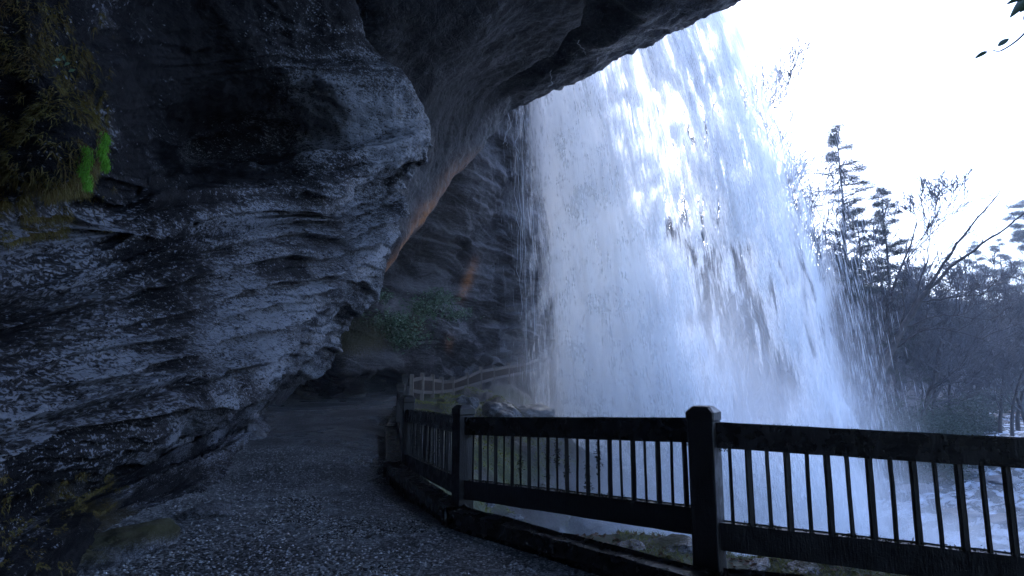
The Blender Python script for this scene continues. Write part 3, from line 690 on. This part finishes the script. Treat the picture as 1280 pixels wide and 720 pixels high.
ROCKS=[((735,668),(1.0,.8,.9),'big grey boulder fading into spray below the middle railing bay',.15),((690,625),(.8,.7,.6),'mossy boulder behind the spray seen through the middle bay',.5),
((836,684),(.32,.2,.1),'flat mossy slab under the bottom rail left of the main post',.8),((930,690),(.12,.1,.09),'slate-blue split stone just right of the main post',.2),((955,708),(.2,.12,.08),'low dark rock in the grass right of the main post',.5),
((620,520),(1.1,.8,.6),'dark rounded boulder in front of the far fence',.3),((665,517),(1.4,.9,.5),'long brown slab beneath the far end of the fence',.4),((585,507),(.5,.4,.45),'dark round stone at the edge of the far grass',.2),
((640,650),(.3,.25,.16),'pale stone in the moss under the middle bay',.3),((610,632),(.18,.15,.1),'small grey stone beside the second post',.2),((700,668),(.3,.2,.2),'angular stone on the mossy slope edge',.4),
((1005,712),(.18,.14,.08),'mossy stone beside a fallen branch in the bank grass',.6),((790,686),(.16,.12,.07),'small brown stone on the bank crest',.5)]
for k,((px,py),r,lab,ms) in enumerate(ROCKS):
    q,d=onground(px,py); rockmesh('boulder',(q[0],q[1],q[2]-r[2]*.15),r,k+2,lab,'rock','rocks on the bank beyond the railing',ms)
for k,(px,py,r,lab) in enumerate(((437,494,(.5,.35,.35),'yellow-green mossy rock at the mouth of the dark hollow'),(452,496,(.35,.3,.2),'small mossy rock beside the far path edge'),(320,548,(.5,.4,.3),'black wet rock at the foot of the near wall'),(180,690,(.5,.35,.22),'moss-grown rock low at the left path edge'),(110,715,(.4,.3,.2),'mossy rock in the bottom left corner'),(268,648,(.3,.25,.15),'dark rock fallen beside the path at left'))):
    q,d=onground(px,py,3,30); rockmesh('fallen_rock',(q[0]-.1,q[1],q[2]),r,k+40,lab,'rock','rocks lying at the foot of the cliff',.9 if 'moss' in lab else .1)
# river rocks and logs
rk=[(1262,497),(1240,486),(1278,510),(1250,516),(1230,505),(1270,484),(1225,478),(1190,600),(1245,600),(1205,640),(1262,650),(1180,575),(1215,590),(1150,610)]
desc=['nearest the right edge above the top rail','upstream of the red log','at the frame edge above the rail','just over the top rail','beside the green bank','farthest up the rapids','against the far bank','seen between the fourth and third balusters from the right','between the last two balusters','low in the foam behind the bottom rail','lowest in the rapids at right','at the foot of the shrubs','in the foam beside the shrubs','leftmost in the foam']
for k,(px,py) in enumerate(rk):
    b_=P(px,py,1.); dz=b_[2]-EYE; d=(-5.15-EYE)/dz; q=P(px,py,d); s=.5+.035*d*(.4+.6*random.random())*.5
    rockmesh('river_rock',(q[0],q[1],-5.25),(s*1.3,s,s*.35),k+70,'dark wet rock '+desc[k],'rock','rocks breaking the river surface',.0,4)
for (a,b,lab) in (((1238,506),(1279,520),'reddish brown log stranded across the rapids'),((1248,522),(1222,516),'bleached white stick lying by the water edge above the rail')):
    pts=[]
    for q in (a,b):
        w=P(q[0],q[1],1.); d=(-4.7-EYE)/(w[2]-EYE); pts.append(P(q[0],q[1],d))
    tt=np.linspace(0,1,9)[:,None]; pp=pts[0]*(1-tt)+pts[1]*tt; pp[:,2]+=.15*rng.normal(size=9); V,F=tubes([(pp,np.linspace(.32,.2,9)*(1 if 'log' in lab else .5))],8)
    tag(mk('driftwood',V,F,bark('driftwood_'+lab[:4],(.16,.08,.05),(.3,.17,.11)) if 'log' in lab else MAT['palewood']),lab,'driftwood')

# ------------------------------------------------------------------ grass and moss on the bank
def scatter_ground(n,x0,x1,y0,y1,thr=.0,fr=1.3):
    x=rng.uniform(x0,x1,n*3); y=rng.uniform(y0,y1,n*3); k=(kerb_side(x,y)>.12)&(perlin(np.stack([x*fr,y*fr,x*0],1))>thr)
    x=x[k][:n]; y=y[k][:n]; return np.stack([x,y,hgt(x,y)],1)
g1=scatter_ground(30000,1.0,7,3.8,7.2,-.15); V1,F1=blades(g1,rng.normal(size=g1.shape)*.5+np.array([0,0,1.]),.03+.09*rng.random(len(g1)),.006,.5,2)
g2=scatter_ground(12000,-1.4,1.6,6.6,11,-.1); V2,F2=blades(g2,rng.normal(size=g2.shape)*.7+np.array([0,0,1.]),.02+.05*rng.random(len(g2)),.009,.5,2)
g3=scatter_ground(14000,-4.5,2.5,13,30,-.1,.6); V3,F3=blades(g3,rng.normal(size=g3.shape)*.5+np.array([0,0,1.]),.08+.14*rng.random(len(g3)),.025,.5,2)
V=np.concatenate([V1,V2,V3]); F=np.concatenate([F1,F2+len(V1),F3+len(V1)+len(V2)])
tag(mk('grass',V,F,MAT['mossgreen'],smooth=False),'short yellow-green grass and moss growing on the bank outside the railing','grass',kind='stuff')
g=np.concatenate([scatter_ground(5000,-2,7,4.2,9.5,-.5),scatter_ground(2500,-4,3,12,30,-.5)]); g[:,2]+=.01
V,F=leafquads(g,rng.normal(size=g.shape)*.4+np.array([0,0,1.]),.03+.05*rng.random(len(g)),.6)
tag(mk('leaf_litter',V,F,MAT['litter'],smooth=False),'fallen brown leaves scattered on the bank','leaves',kind='stuff')

# hanging moss upper left
fn=lambda x,y: np.clip(1.15-np.clip((x-20-60*np.sin(np.clip(y,0,300)/300*3.0))/62,0,1)**3,0,1)*(y<300)
q,nn,k=surfA(-60,142,-30,300,26000,lambda x,y: np.where(perlin(np.stack([x/26,y/30,x*0],1))+.12+np.clip((x-40)/90,0,1)*.3>0.08,1.,.02)*np.where(x<70+65*np.sin(np.clip(y,20,280)/300*3.1),1,.03))
dr=nn*.8+rng.normal(size=nn.shape)*.95+np.array([0,0,-.5]); V,F=blades(q,dr,.012+.04*rng.random(len(q))**1.5,.007,.6,2)
tag(mk('hanging_moss',V,F,MAT['hangmoss'],smooth=False),'brown and olive moss hanging down the rock at upper left','moss',kind='stuff')
q,nn,k=surfA(0,160,590,715,9000,lambda x,y: (perlin(np.stack([x/18,y/14,x*0+3],1))+.5*perlin(np.stack([x/60,y/40,x*0+8],1))>.22)*1.)
V,F=blades(q,nn*.5+rng.normal(size=nn.shape)*.8,.01+.02*rng.random(len(q)),.009,.6,2)
tag(mk('base_moss',V,F,MAT['hangmoss'],smooth=False),'low green moss at the foot of the wall beside the path','moss',kind='stuff')
for (x0,y0,y1,w,lab) in ((108,182,236,7,'left and longer of two bright green moss tongues on the dark wall'),(131,165,212,5,'right and shorter of two bright green moss tongues on the dark wall')):
    q0=P(x0,y0,2.93); q1=P(x0,y1,2.93); n=900; f=rng.random(n)**.8
    c=q0[None]*(1-f[:,None])+q1[None]*f[:,None]; ww=w/750*2.95*np.sin(np.clip(f*.9+.1,0,1)*np.pi)**.6
    c[:,0]+=ww*rng.normal(size=n)*.5+.01*np.sin(f*9); c[:,1]+=.012*rng.normal(size=n)
    V,F=blades(c,rng.normal(size=(n,3))*.6+np.array([.1,-.5,-.9]),.012+.014*rng.random(n),.005,.4,2)
    q=.5*(q0+q1); o=mk('moss_tongue',V-q,F,MAT['brightmoss'],smooth=False); o.location=[float(t_) for t_ in q]; tag(o,lab,'moss','bright moss tongues')
# small leaves in the upper left moss
c=[];
for (x,y) in ((73,75),(80,72),(90,88),(68,82),(84,80),(76,68)): c.append(P(x,y,2.85))
c=np.array(c); V,F=leafquads(c,np.tile([.3,-1,.3],(6,1))+.3*rng.normal(size=(6,3)),.035,.6)
tag(mk('ivy_sprig',V,F,MAT['rhodo'],smooth=False),'little sprig of grey-green leaves in the hanging moss','plant')

# plants on the far wall
pxC,pyC,_=proj(VC); vis=(pxC>395)&(pxC<600)&(pyC>340)&(pyC<470)
def far_pt(x,y):
    pc=np.hypot(pxC-x,pyC-y); return VC[np.argmin(pc+1000*(~vis))]
for (x,y,rx,n,mt,lab) in ((520,388,1.0,700,'rhodo','glossy broad-leaved bush in the middle of the far ledge'),(490,405,.9,600,'rhodo','broad-leaved bush left of centre on the far ledge'),(545,375,.8,450,'rhodo','upper right broad-leaved bush on the far ledge'),
    (500,425,.8,420,'rhodo','lowest broad-leaved bush hanging under the far ledge'),(472,372,.5,200,'rhodo','small bush tucked below the rust-coloured seam'),(565,395,.7,260,'rhodo','rightmost sparse bush on the far ledge')):
    b_=far_pt(x,y); n=int(n*1.6)
    c=b_+np.array([0,-.6,0])+rng.normal(size=(n,3))*np.array([rx*.75,.4,rx*.26]); st_=[]
    V,F=leafquads(c,rng.normal(size=(n,3))*.5+np.array([.2,-.5,.7]),.13+.10*rng.random(n),.42)
    e=empty('bush',b_+np.array([0,-.2,-rx*.4]),lab,'bush','bushes on the far cliff ledge'); reparent(mk('leaves',V,F,MAT[mt],smooth=False),e)
    ps_=[(np.array([b_+np.array([0,-.1,-rx*.4]),b_+np.array([0,-.4,-rx*.1]),c[i_]]),np.array([.03,.02,.008])) for i_ in range(14)]
    V,F=tubes(ps_,4); reparent(mk('stems',V,F,MAT['bark']),e)
for (x,y,w,lab) in ((448,412,1.6,'long clump of hanging grass under the rust seam'),(430,430,1.0,'olive grass clump above the dark hollow'),(515,408,.9,'dry grass clump between the bushes of the far ledge')):
    b_=far_pt(max(x,402),y); n=1500; c=b_+np.array([0,-.3,0])+rng.normal(size=(n,3))*np.array([w*.35,.25,.3])
    V,F=blades(c,rng.normal(size=(n,3))*.6+np.array([0,-.5,.2]),.15+.2*rng.random(n),.016,1.2,3)
    tag(mk('grass_clump',V,F,MAT['drygrass'],smooth=False),lab,'grass clump','grass clumps on the far cliff')

# ------------------------------------------------------------------ trees
def grow(base,h,r0,seed,lean=(0,0),up=.35,spread=.75,lev=4,kids=(7,6,5,4),first=.3,curl=.12,kl=.45):
    rr=np.random.default_rng(seed); out=[]
    def br(p,d,L,r,l,n):
        pts=[p]; k=n; step=L/k; dd=d.copy(); rad=[r]
        for i in range(k):
            dd=dd+rr.normal(size=3)*curl+np.array([0,0,up*.12*(1 if l else .3)]); dd/=np.linalg.norm(dd)
            pts.append(pts[-1]+dd*step); rad.append(r*(1-.88*(i+1)/k)+.002)
        pts=np.array(pts); rad=np.array(rad); out.append((l,pts,rad))
        if l>=lev: return
        for q in range(kids[l]):
            f=first+(1-first)*(q+rr.random())/kids[l] if l==0 else .2+.8*(q+rr.random())/kids[l]
            f=min(f,.99); i=int(f*k); c=pts[i]+(pts[min(i+1,k)]-pts[i])*(f*k-i)
            t_=pts[min(i+1,k)]-pts[i]; t_/=np.linalg.norm(t_)+1e-9
            s_=rr.normal(size=3); s_-=s_@t_*t_; s_/=np.linalg.norm(s_)
            nd=t_*(1-spread*.6)+s_*spread+np.array([0,0,up*.4]); nd/=np.linalg.norm(nd)
            br(c,nd,L*(kl-.2*f if l==0 else .55)*(.7+.5*rr.random()),max(rad[i]*.55,.003),l+1,max(3,6-l))
    d=np.array([lean[0],lean[1],1.]); d/=np.linalg.norm(d)
    br(np.array(base,float),d,h,r0,0,10)
    return out
def bare_tree(name,base,h,seed,lab,group=None,mat='bark',mat2='twig',minr=.012,cat='tree',**k):
    seg=grow((0,0,0),h,h*.016,seed,**k)
    e=empty(name,base,lab,cat,group)
    V,F=tubes([(p_,np.maximum(r_,minr)) for l,p_,r_ in seg if l==0],7); o=mk('trunk',V,F,MAT[mat],e)
    V,F=tubes([(p_,np.maximum(r_,minr)) for l,p_,r_ in seg if l>0],3); o=mk('crown',V,F,MAT[mat2],e)
    return e
def conifer(name,base,h,seed,lab,group=None,dens=1.,wind=.0,bare=.35,w=.2):
    rr=np.random.default_rng(seed); e=empty(name,base,lab,'tree',group)
    k=14; z=np.linspace(0,h,k); tx=np.cumsum(rr.normal(size=k)*.02*h/14); ty=np.cumsum(rr.normal(size=k)*.02*h/14); tr=np.stack([tx-tx[0],ty-ty[0],z],1)
    ps=[];cs=[];ds=[]
    nb=int(52*dens)
    for i in range(nb):
        f=bare+(1-bare)*((i+rr.random())/nb); c=np.array([np.interp(f*h,z,tr[:,0]),np.interp(f*h,z,tr[:,1]),f*h])
        a=rr.random()*6.28; L=h*w*(1.08-f)**.6*(.5+.7*rr.random())*(1.0 if f<.97 else .4)
        L*=1+wind*math.cos(a); d=np.array([math.cos(a),math.sin(a),.12+.25*rr.random()])
        t_=np.linspace(0,1,6)[:,None]; pts=c+d[None]*L*t_+np.array([0,0,-.10*L])*t_**2
        ps.append((pts,np.linspace(.05,.012,6)*h/20))
        for q in range(int(5+L*2.2)):
            g_=.25+.75*rr.random(); b0=c+d*L*g_+np.array([0,0,-.10*L*g_*g_]); sd=np.cross(d,[0,0,1])*(rr.random()-.5)*2*L*.33*(1.15-g_)
            tip=b0+sd+np.array([0,0,.04*L]); m_=int(24*dens)+14
            u=rr.random((m_,1)); cc=b0*(1-u)+tip*u+rr.normal(size=(m_,3))*np.array([.2,.2,.09])*h/20
            cs.append(cc); ds.append(rr.normal(size=(m_,3))*np.array([.9,.9,.7])+d*.6+np.array([0,0,.25]))
    V,F=tubes([(tr,np.linspace(h*.013,.02,k))],7); V2,F2=tubes(ps,4); mk('trunk',np.concatenate([V,V2]),np.concatenate([F,F2+len(V)]),MAT['bark'],e)
    cs=np.concatenate(cs); ds=np.concatenate(ds); V,F=blades(cs,ds,(.28+.25*rr.random(len(cs)))*h/20,.038*h/20,.15,1,rr)
    mk('crown',V,F,MAT['needle'],e,smooth=False); return e
def at(px_,ytop,d):
    w=P(px_,ytop,d); z=float(hgt(w[0],w[1])[0])-.2; return (w[0],w[1],z),w[2]-z
for (px_,yt,d,sd,lab,kw) in ((1048,152,58,3,'tall windswept pine standing against the white sky beside the waterfall',dict(dens=.8,wind=.3,bare=.42,w=.13)),
      (1100,236,62,5,'bushy dark hemlock right of the tall pine',dict(dens=1.3,wind=.5,bare=.2,w=.17)),(1072,262,66,9,'smaller dark conifer between the tall pine and the hemlock',dict(dens=1.1,bare=.15,w=.2)),
      (1275,252,120,11,'pale green pine at the right edge of the skyline',dict(dens=1.1,bare=.2,w=.22)),(1218,303,150,13,'small pine on the skyline left of the right-edge pine',dict(dens=1.,bare=.15,w=.2)),
      (1248,300,135,15,'skyline pine just inside the right edge',dict(dens=1.,bare=.1,w=.24)),(1300,262,110,17,'pine mostly cut off by the right frame edge',dict(dens=1.,bare=.1,w=.24)),(1197,325,160,19,'lowest little pine on the distant skyline',dict(dens=1.,bare=.1,w=.22))):
    b_,h=at(px_,yt,d); conifer('pine_tree',b_,h,sd,lab,'conifers on the skyline',**kw)
for (px_,yt,d,sd,lab) in ((985,150,52,21,'bare tree at the right edge of the waterfall, left of the tall pine'),(1012,168,55,22,'bare tree with forked twigs just left of the tall pine'),(968,205,50,23,'bare tree half veiled by the waterfall edge'),
      (1082,215,60,41,'slim bare sapling leaning beside the tall pine'),(835,60,48,25,'bare crown seen through the thin upper part of the waterfall'),(880,95,50,26,'bare tree behind the centre of the water curtain'),(800,120,47,27,'bare tree behind the dense left half of the water curtain'),(925,205,50,28,'bare tree behind the right streaks of the waterfall')):
    b_,h=at(px_,yt,d); h*=.80; bare_tree('bare_tree',b_,h,sd,lab,'bare trees behind the waterfall',minr=.034,spread=.6,up=.5,kids=(8,6,5,3))
rr=np.random.default_rng(91)
for k in range(16):
    px_=rr.uniform(965,1270); d=rr.uniform(46,78); b_,h=at(px_,400,d)
    hh=rr.uniform(9,14); b_=(b_[0],b_[1],max(b_[2],-4.4))
    bare_tree('bare_tree',b_,hh,200+k,'leafless tree in the grey tangle between the waterfall edge and the right frame edge','bare trees on the near bank',minr=.026,spread=.62,up=.45,kids=(11,7,5,3),first=.15)
# leaning tree over the river with hand-laid limbs
D0=34
limbs=[([(1092,505,D0),(1102,470,D0),(1118,430,D0),(1140,392,D0),(1160,362,D0-.3)],(.22,.14)),
([(1160,362,D0-.3),(1172,340,D0-.6),(1200,300,D0-1),(1232,262,D0-1.5),(1256,232,D0-2)],(.12,.02)),
([(1158,366,D0-.3),(1185,338,D0-.3),(1222,310,D0-.8),(1262,282,D0-1.4),(1300,245,D0-2)],(.11,.025)),
([(1140,392,D0),(1150,352,D0+.3),(1160,320,D0+.5),(1162,292,D0+.6)],(.08,.015)),
([(1122,422,D0),(1130,385,D0+.6),(1128,352,D0+.9),(1136,318,D0+1.1)],(.08,.015)),
([(1150,378,D0),(1190,372,D0-.5),(1230,368,D0-1)],(.05,.012)),
([(1128,412,D0),(1160,398,D0-.5),(1195,394,D0-.9),(1245,402,D0-1.2)],(.05,.012)),
([(1120,435,D0),(1150,415,D0-.6),(1185,412,D0-1),(1235,428,D0-1.3)],(.05,.012)),
([(1105,465,D0),(1112,425,D0+.5),(1108,385,D0+1)],(.07,.012))]
e=empty('leaning_tree',P(1092,505,D0),'leaning leafless tree with long limbs reaching right over the river','tree')
main=[];tw=[]; rr=np.random.default_rng(5)
for i,(cp,(ra,rb)) in enumerate(limbs):
    c=catmull(np.array([P(*q) for q in cp]),16); c+=rr.normal(size=c.shape)*.03; (main if i==0 else tw).append((c,np.linspace(ra,rb,16)))
    if i==0:
        c0=c[0].copy(); gz=float(hgt(c0[0],c0[1])[0]); main.append((np.array([[c0[0]-.3,c0[1],min(gz,c0[2])-.3],[c0[0]-.1,c0[1],(gz+c0[2])/2],c0]),np.array([.3,.25,.22])))
    for q in range(7 if i else 5):
        k=rr.integers(4,15); dd=c[min(k+1,15)]-c[k]; dd/=np.linalg.norm(dd); dd=dd+rr.normal(size=3)*.6+np.array([0,0,.35]); dd/=np.linalg.norm(dd)
        for l,p_,r_ in grow(c[k],.8+1.3*rr.random(),.02,int(rr.integers(1e6)),lean=(dd[0]/max(dd[2],.3),dd[1]/max(dd[2],.3)),lev=2,kids=(4,3)): tw.append((p_,np.maximum(r_,.008)))
V,F=tubes(main,8); reparent(mk('trunk',V,F,MAT['bark']),e); V,F=tubes(tw,4); reparent(mk('crown',V,F,MAT['bark']),e)

# hillside woods: individual bare trees, copies of a few
protos=[]
for k in range(5):
    seg=grow((0,0,0),1.0,.016,100+k,lev=3,kids=(9,6,5),spread=.62,up=.5,first=.25)
    V,F=tubes([(p_,np.maximum(r_,.0028)) for l,p_,r_ in seg],3); o=mk('hillside_tree',V,F,MAT['twig']); protos.append(o)
cnt=0; rr=np.random.default_rng(77)
while cnt<280:
    px_=rr.uniform(630,1330) if cnt<250 else rr.uniform(1330,1750); d=np.exp(rr.uniform(np.log(62),np.log(230))); x=(px_-640)/750*d; z=float(hgt(x,d)[0])
    if z<-3.6: continue
    if cnt<5: o=protos[cnt]
    else:
        o=protos[cnt%5].copy(); COL.objects.link(o)
    hh=rr.uniform(9,16); o.location=(x,d,z-.2); o.scale=(hh,hh,hh); o.rotation_euler=(rr.normal()*.05,rr.normal()*.05,rr.random()*6.28)
    tag(o,'leafless grey-brown tree among many on the hillside beyond the river','tree','bare trees covering the far hillside'); cnt+=1
# low evergreen understory on the hill, one mass
n=60000; px_=rr.uniform(680,1750,n); d=np.exp(rr.uniform(np.log(55),np.log(230),n)); x=(px_-640)/750*d; z=hgt(x,d); k=(z>-3.8)&(perlin(np.stack([x*.05,d*.05,x*0],1))>-.05)
q=np.stack([x,d,z+rr.random(n)*3.0],1)[k]; V,F=blades(q,rr.normal(size=q.shape)+np.array([0,0,1.2]),1.1*(.5+rr.random(len(q))),.12*q[:,1]/90,.1,1,rr)
tag(mk('brushwood',V,F,MAT['twig'],smooth=False),'tangled leafless brush covering the hillside between the trees','brush',kind='stuff')

# shrubs on the river bank
def shrub(name,c,r,n,seed,lab,mat='shrub',sz=.16):
    rr=np.random.default_rng(seed); c=np.asarray(c,float); e=empty(name,c,lab,'shrub','evergreen shrubs on the river bank')
    cl=rr.normal(size=(22,3)); cl/=np.linalg.norm(cl,axis=1)[:,None]; cl[:,2]=np.abs(cl[:,2]); cl*=np.asarray(r)*rr.uniform(.45,1,(22,1))
    k=rr.integers(0,22,n); q=cl[k]+rr.normal(size=(n,3))*np.asarray(r)*.2; q[:,2]=np.abs(q[:,2])
    V,F=leafquads(q,rr.normal(size=(n,3))*.6+np.array([0,-.3,.8]),sz*(.6+.8*rr.random(n)),.4,rr); mk('leaves',V,F,MAT[mat],e,smooth=False)
    V,F=tubes([(np.array([[0,0,-.4],cl[i]*.5+rr.normal(size=3)*.1,cl[i]]),np.array([.07,.04,.015])) for i in range(22)],4); mk('stems',V,F,MAT['bark'],e)
for i,(px_,py_,d,rx,rz,lab) in enumerate(((1110,520,40,2.6,2.6,'leftmost dark evergreen shrub beside the waterfall edge'),(1140,505,44,3.2,3.4,'large dark evergreen shrub just right of the falling spray'),(1175,520,46,3.0,2.4,'dark shrub in the middle of the river bank'),(1205,528,50,2.2,1.6,'low dark shrub beside the rapids'),
      (1150,545,40,2.6,1.8,'shrub directly behind the top rail near the balusters'),(1110,470,55,3,3.2,'upper left shrub under the hemlock'),(1160,470,60,3.4,3,'shrub halfway up the bank behind the leaning tree'),(1220,468,95,4.2,3,'olive shrub on the bank above the rapids'),(1262,448,120,5,4,'green shrub on the far bank near the right edge'),(1288,462,110,4,3.5,'dark green shrub cut by the right edge'),(1185,488,62,3.4,2.4,'rounded shrub at the bend of the bank'),(1210,498,72,3,1.8,'low spreading shrub nearest the rapids above the rail'),(1130,470,50,3,3,'tall shrub at the base of the leaning tree'))):
    w=P(px_,py_,d); z=max(float(hgt(w[0],w[1])[0]),-5.1); shrub('bank_shrub',(w[0],w[1],z-.2),(rx,rx*.8,rz*1.35),4500,i+300,lab,'shrub',.2*d/45)

# twig hanging into the frame, upper right
def leafmesh(base,d,L,w,nrm):
    d=d/np.linalg.norm(d); s_=np.cross(d,nrm); s_/=np.linalg.norm(s_); n_=np.cross(s_,d); V=[];k=9
    for i in range(k):
        t_=i/(k-1); ww=w*math.sin(math.pi*t_**.8)**.8*.5+.0004; c=base+d*L*t_-n_*L*.12*t_*t_
        V+= [c-s_*ww+n_*ww*.25,c,c+s_*ww+n_*ww*.25]
    return V,[(i*3+j,i*3+j+1,i*3+j+4,i*3+j+3) for i in range(k-1) for j in range(2)]
dT=2.6; tw0=catmull(np.array([P(1330,0,dT),P(1295,28,dT),P(1272,50,dT),P(1254,62,dT),P(1246,64,dT),P(1240,62,dT)]),24)
e=empty('hanging_twig',P(1330,0,dT),'thin bare twig with two small dark leaves at upper right','twig')
V,F=tubes([(tw0,np.linspace(.006,.0022,24)),(np.array([P(1246,64,dT),P(1238,62,dT),P(1232,66,dT)]),np.array([.0014,.0012,.001])),(np.array([P(1254,62,dT),P(1250,58,dT),P(1248,56,dT)]),np.array([.0014,.0012,.001]))],5); reparent(mk('stem',V,F,MAT['bark']),e)
for (a,b_,w) in (((1234,64),(1219,72),.02),((1247,58),(1263,46),.024)):
    p0=P(*a,dT); p1=P(*b_,dT); V,F=leafmesh(p0,p1-p0,np.linalg.norm(p1-p0),w,np.array([.3,-.8,.5])); reparent(mk('leaf',V,F,MAT['rhodo']),e)
e=empty('leafy_branch',P(1330,-40,dT),'dark leaf cluster poking into the top right corner','branch')
V,F=tubes([(catmull(np.array([P(1330,-40,dT),P(1300,-15,dT),P(1278,-3,dT)]),8),np.linspace(.006,.003,8))],5); reparent(mk('stem',V,F,MAT['bark']),e)
for (a,b_,w) in (((1284,-5),(1259,3),.03),((1286,-8),(1265,20),.04),((1288,-2),(1282,24),.035),((1290,-10),(1262,-12),.03),((1292,0),(1276,14),.03)):
    p0=P(*a,dT); p1=P(*b_,dT); V,F=leafmesh(p0,p1-p0,np.linalg.norm(p1-p0),w,np.array([.3,-.8,.5])); reparent(mk('leaf',V,F,MAT['rhodo']),e)

# ------------------------------------------------------------------ light, sky, camera
SUN_EL=R(30); SUN_AZ=R(10)     # azimuth from +y towards +x : ahead, beyond the waterfall
sd=Vector((math.sin(SUN_AZ)*math.cos(SUN_EL),math.cos(SUN_AZ)*math.cos(SUN_EL),math.sin(SUN_EL)))
sun=bpy.data.lights.new('sun','SUN'); sun.energy=.5; sun.angle=R(12); sun.color=(.92,.96,1)
so=bpy.data.objects.new('sun',sun); COL.objects.link(so); so.rotation_euler=sd.to_track_quat('Z','Y').to_euler(); so.location=(0,0,60)
W=bpy.data.worlds.new('World'); S.world=W; W.use_nodes=True; nt_=W.node_tree; nt_.nodes.clear()
sky=nt_.nodes.new('ShaderNodeTexSky'); sky.sky_type='NISHITA'; sky.sun_disc=False; sky.sun_elevation=SUN_EL; sky.sun_rotation=SUN_AZ; sky.altitude=900; sky.air_density=1.2; sky.dust_density=3.0; sky.ozone_density=1.5
mx=nt_.nodes.new('ShaderNodeMix'); mx.data_type='RGBA'; mx.blend_type='MULTIPLY'; mx.inputs[0].default_value=1; mx.inputs[7].default_value=(.78,.89,1.19,1)
bg=nt_.nodes.new('ShaderNodeBackground'); bg.inputs[1].default_value=.15; wo=nt_.nodes.new('ShaderNodeOutputWorld')
nt_.links.new(sky.outputs[0],mx.inputs[6]); nt_.links.new(mx.outputs[2],bg.inputs[0]); nt_.links.new(bg.outputs[0],wo.inputs[0])

cam=bpy.data.cameras.new('camera'); cam.sensor_width=36; cam.lens=FPX/1280*36; cam.clip_end=2500; cam.clip_start=.05
co=bpy.data.objects.new('camera',cam); COL.objects.link(co); co.location=(0,0,EYE); co.rotation_euler=(R(90)+PITCH,0,0); S.camera=co
S.view_settings.view_transform='Standard'; S.view_settings.look='None'; S.view_settings.exposure=2.25; S.view_settings.gamma=1
S.cycles.use_denoising=True; S.cycles.transparent_max_bounces=24; S.cycles.max_bounces=8; S.cycles.diffuse_bounces=4; S.cycles.volume_step_rate=3; S.cycles.volume_max_steps=96
S.cycles.sample_clamp_indirect=4; S.cycles.volume_bounces=3
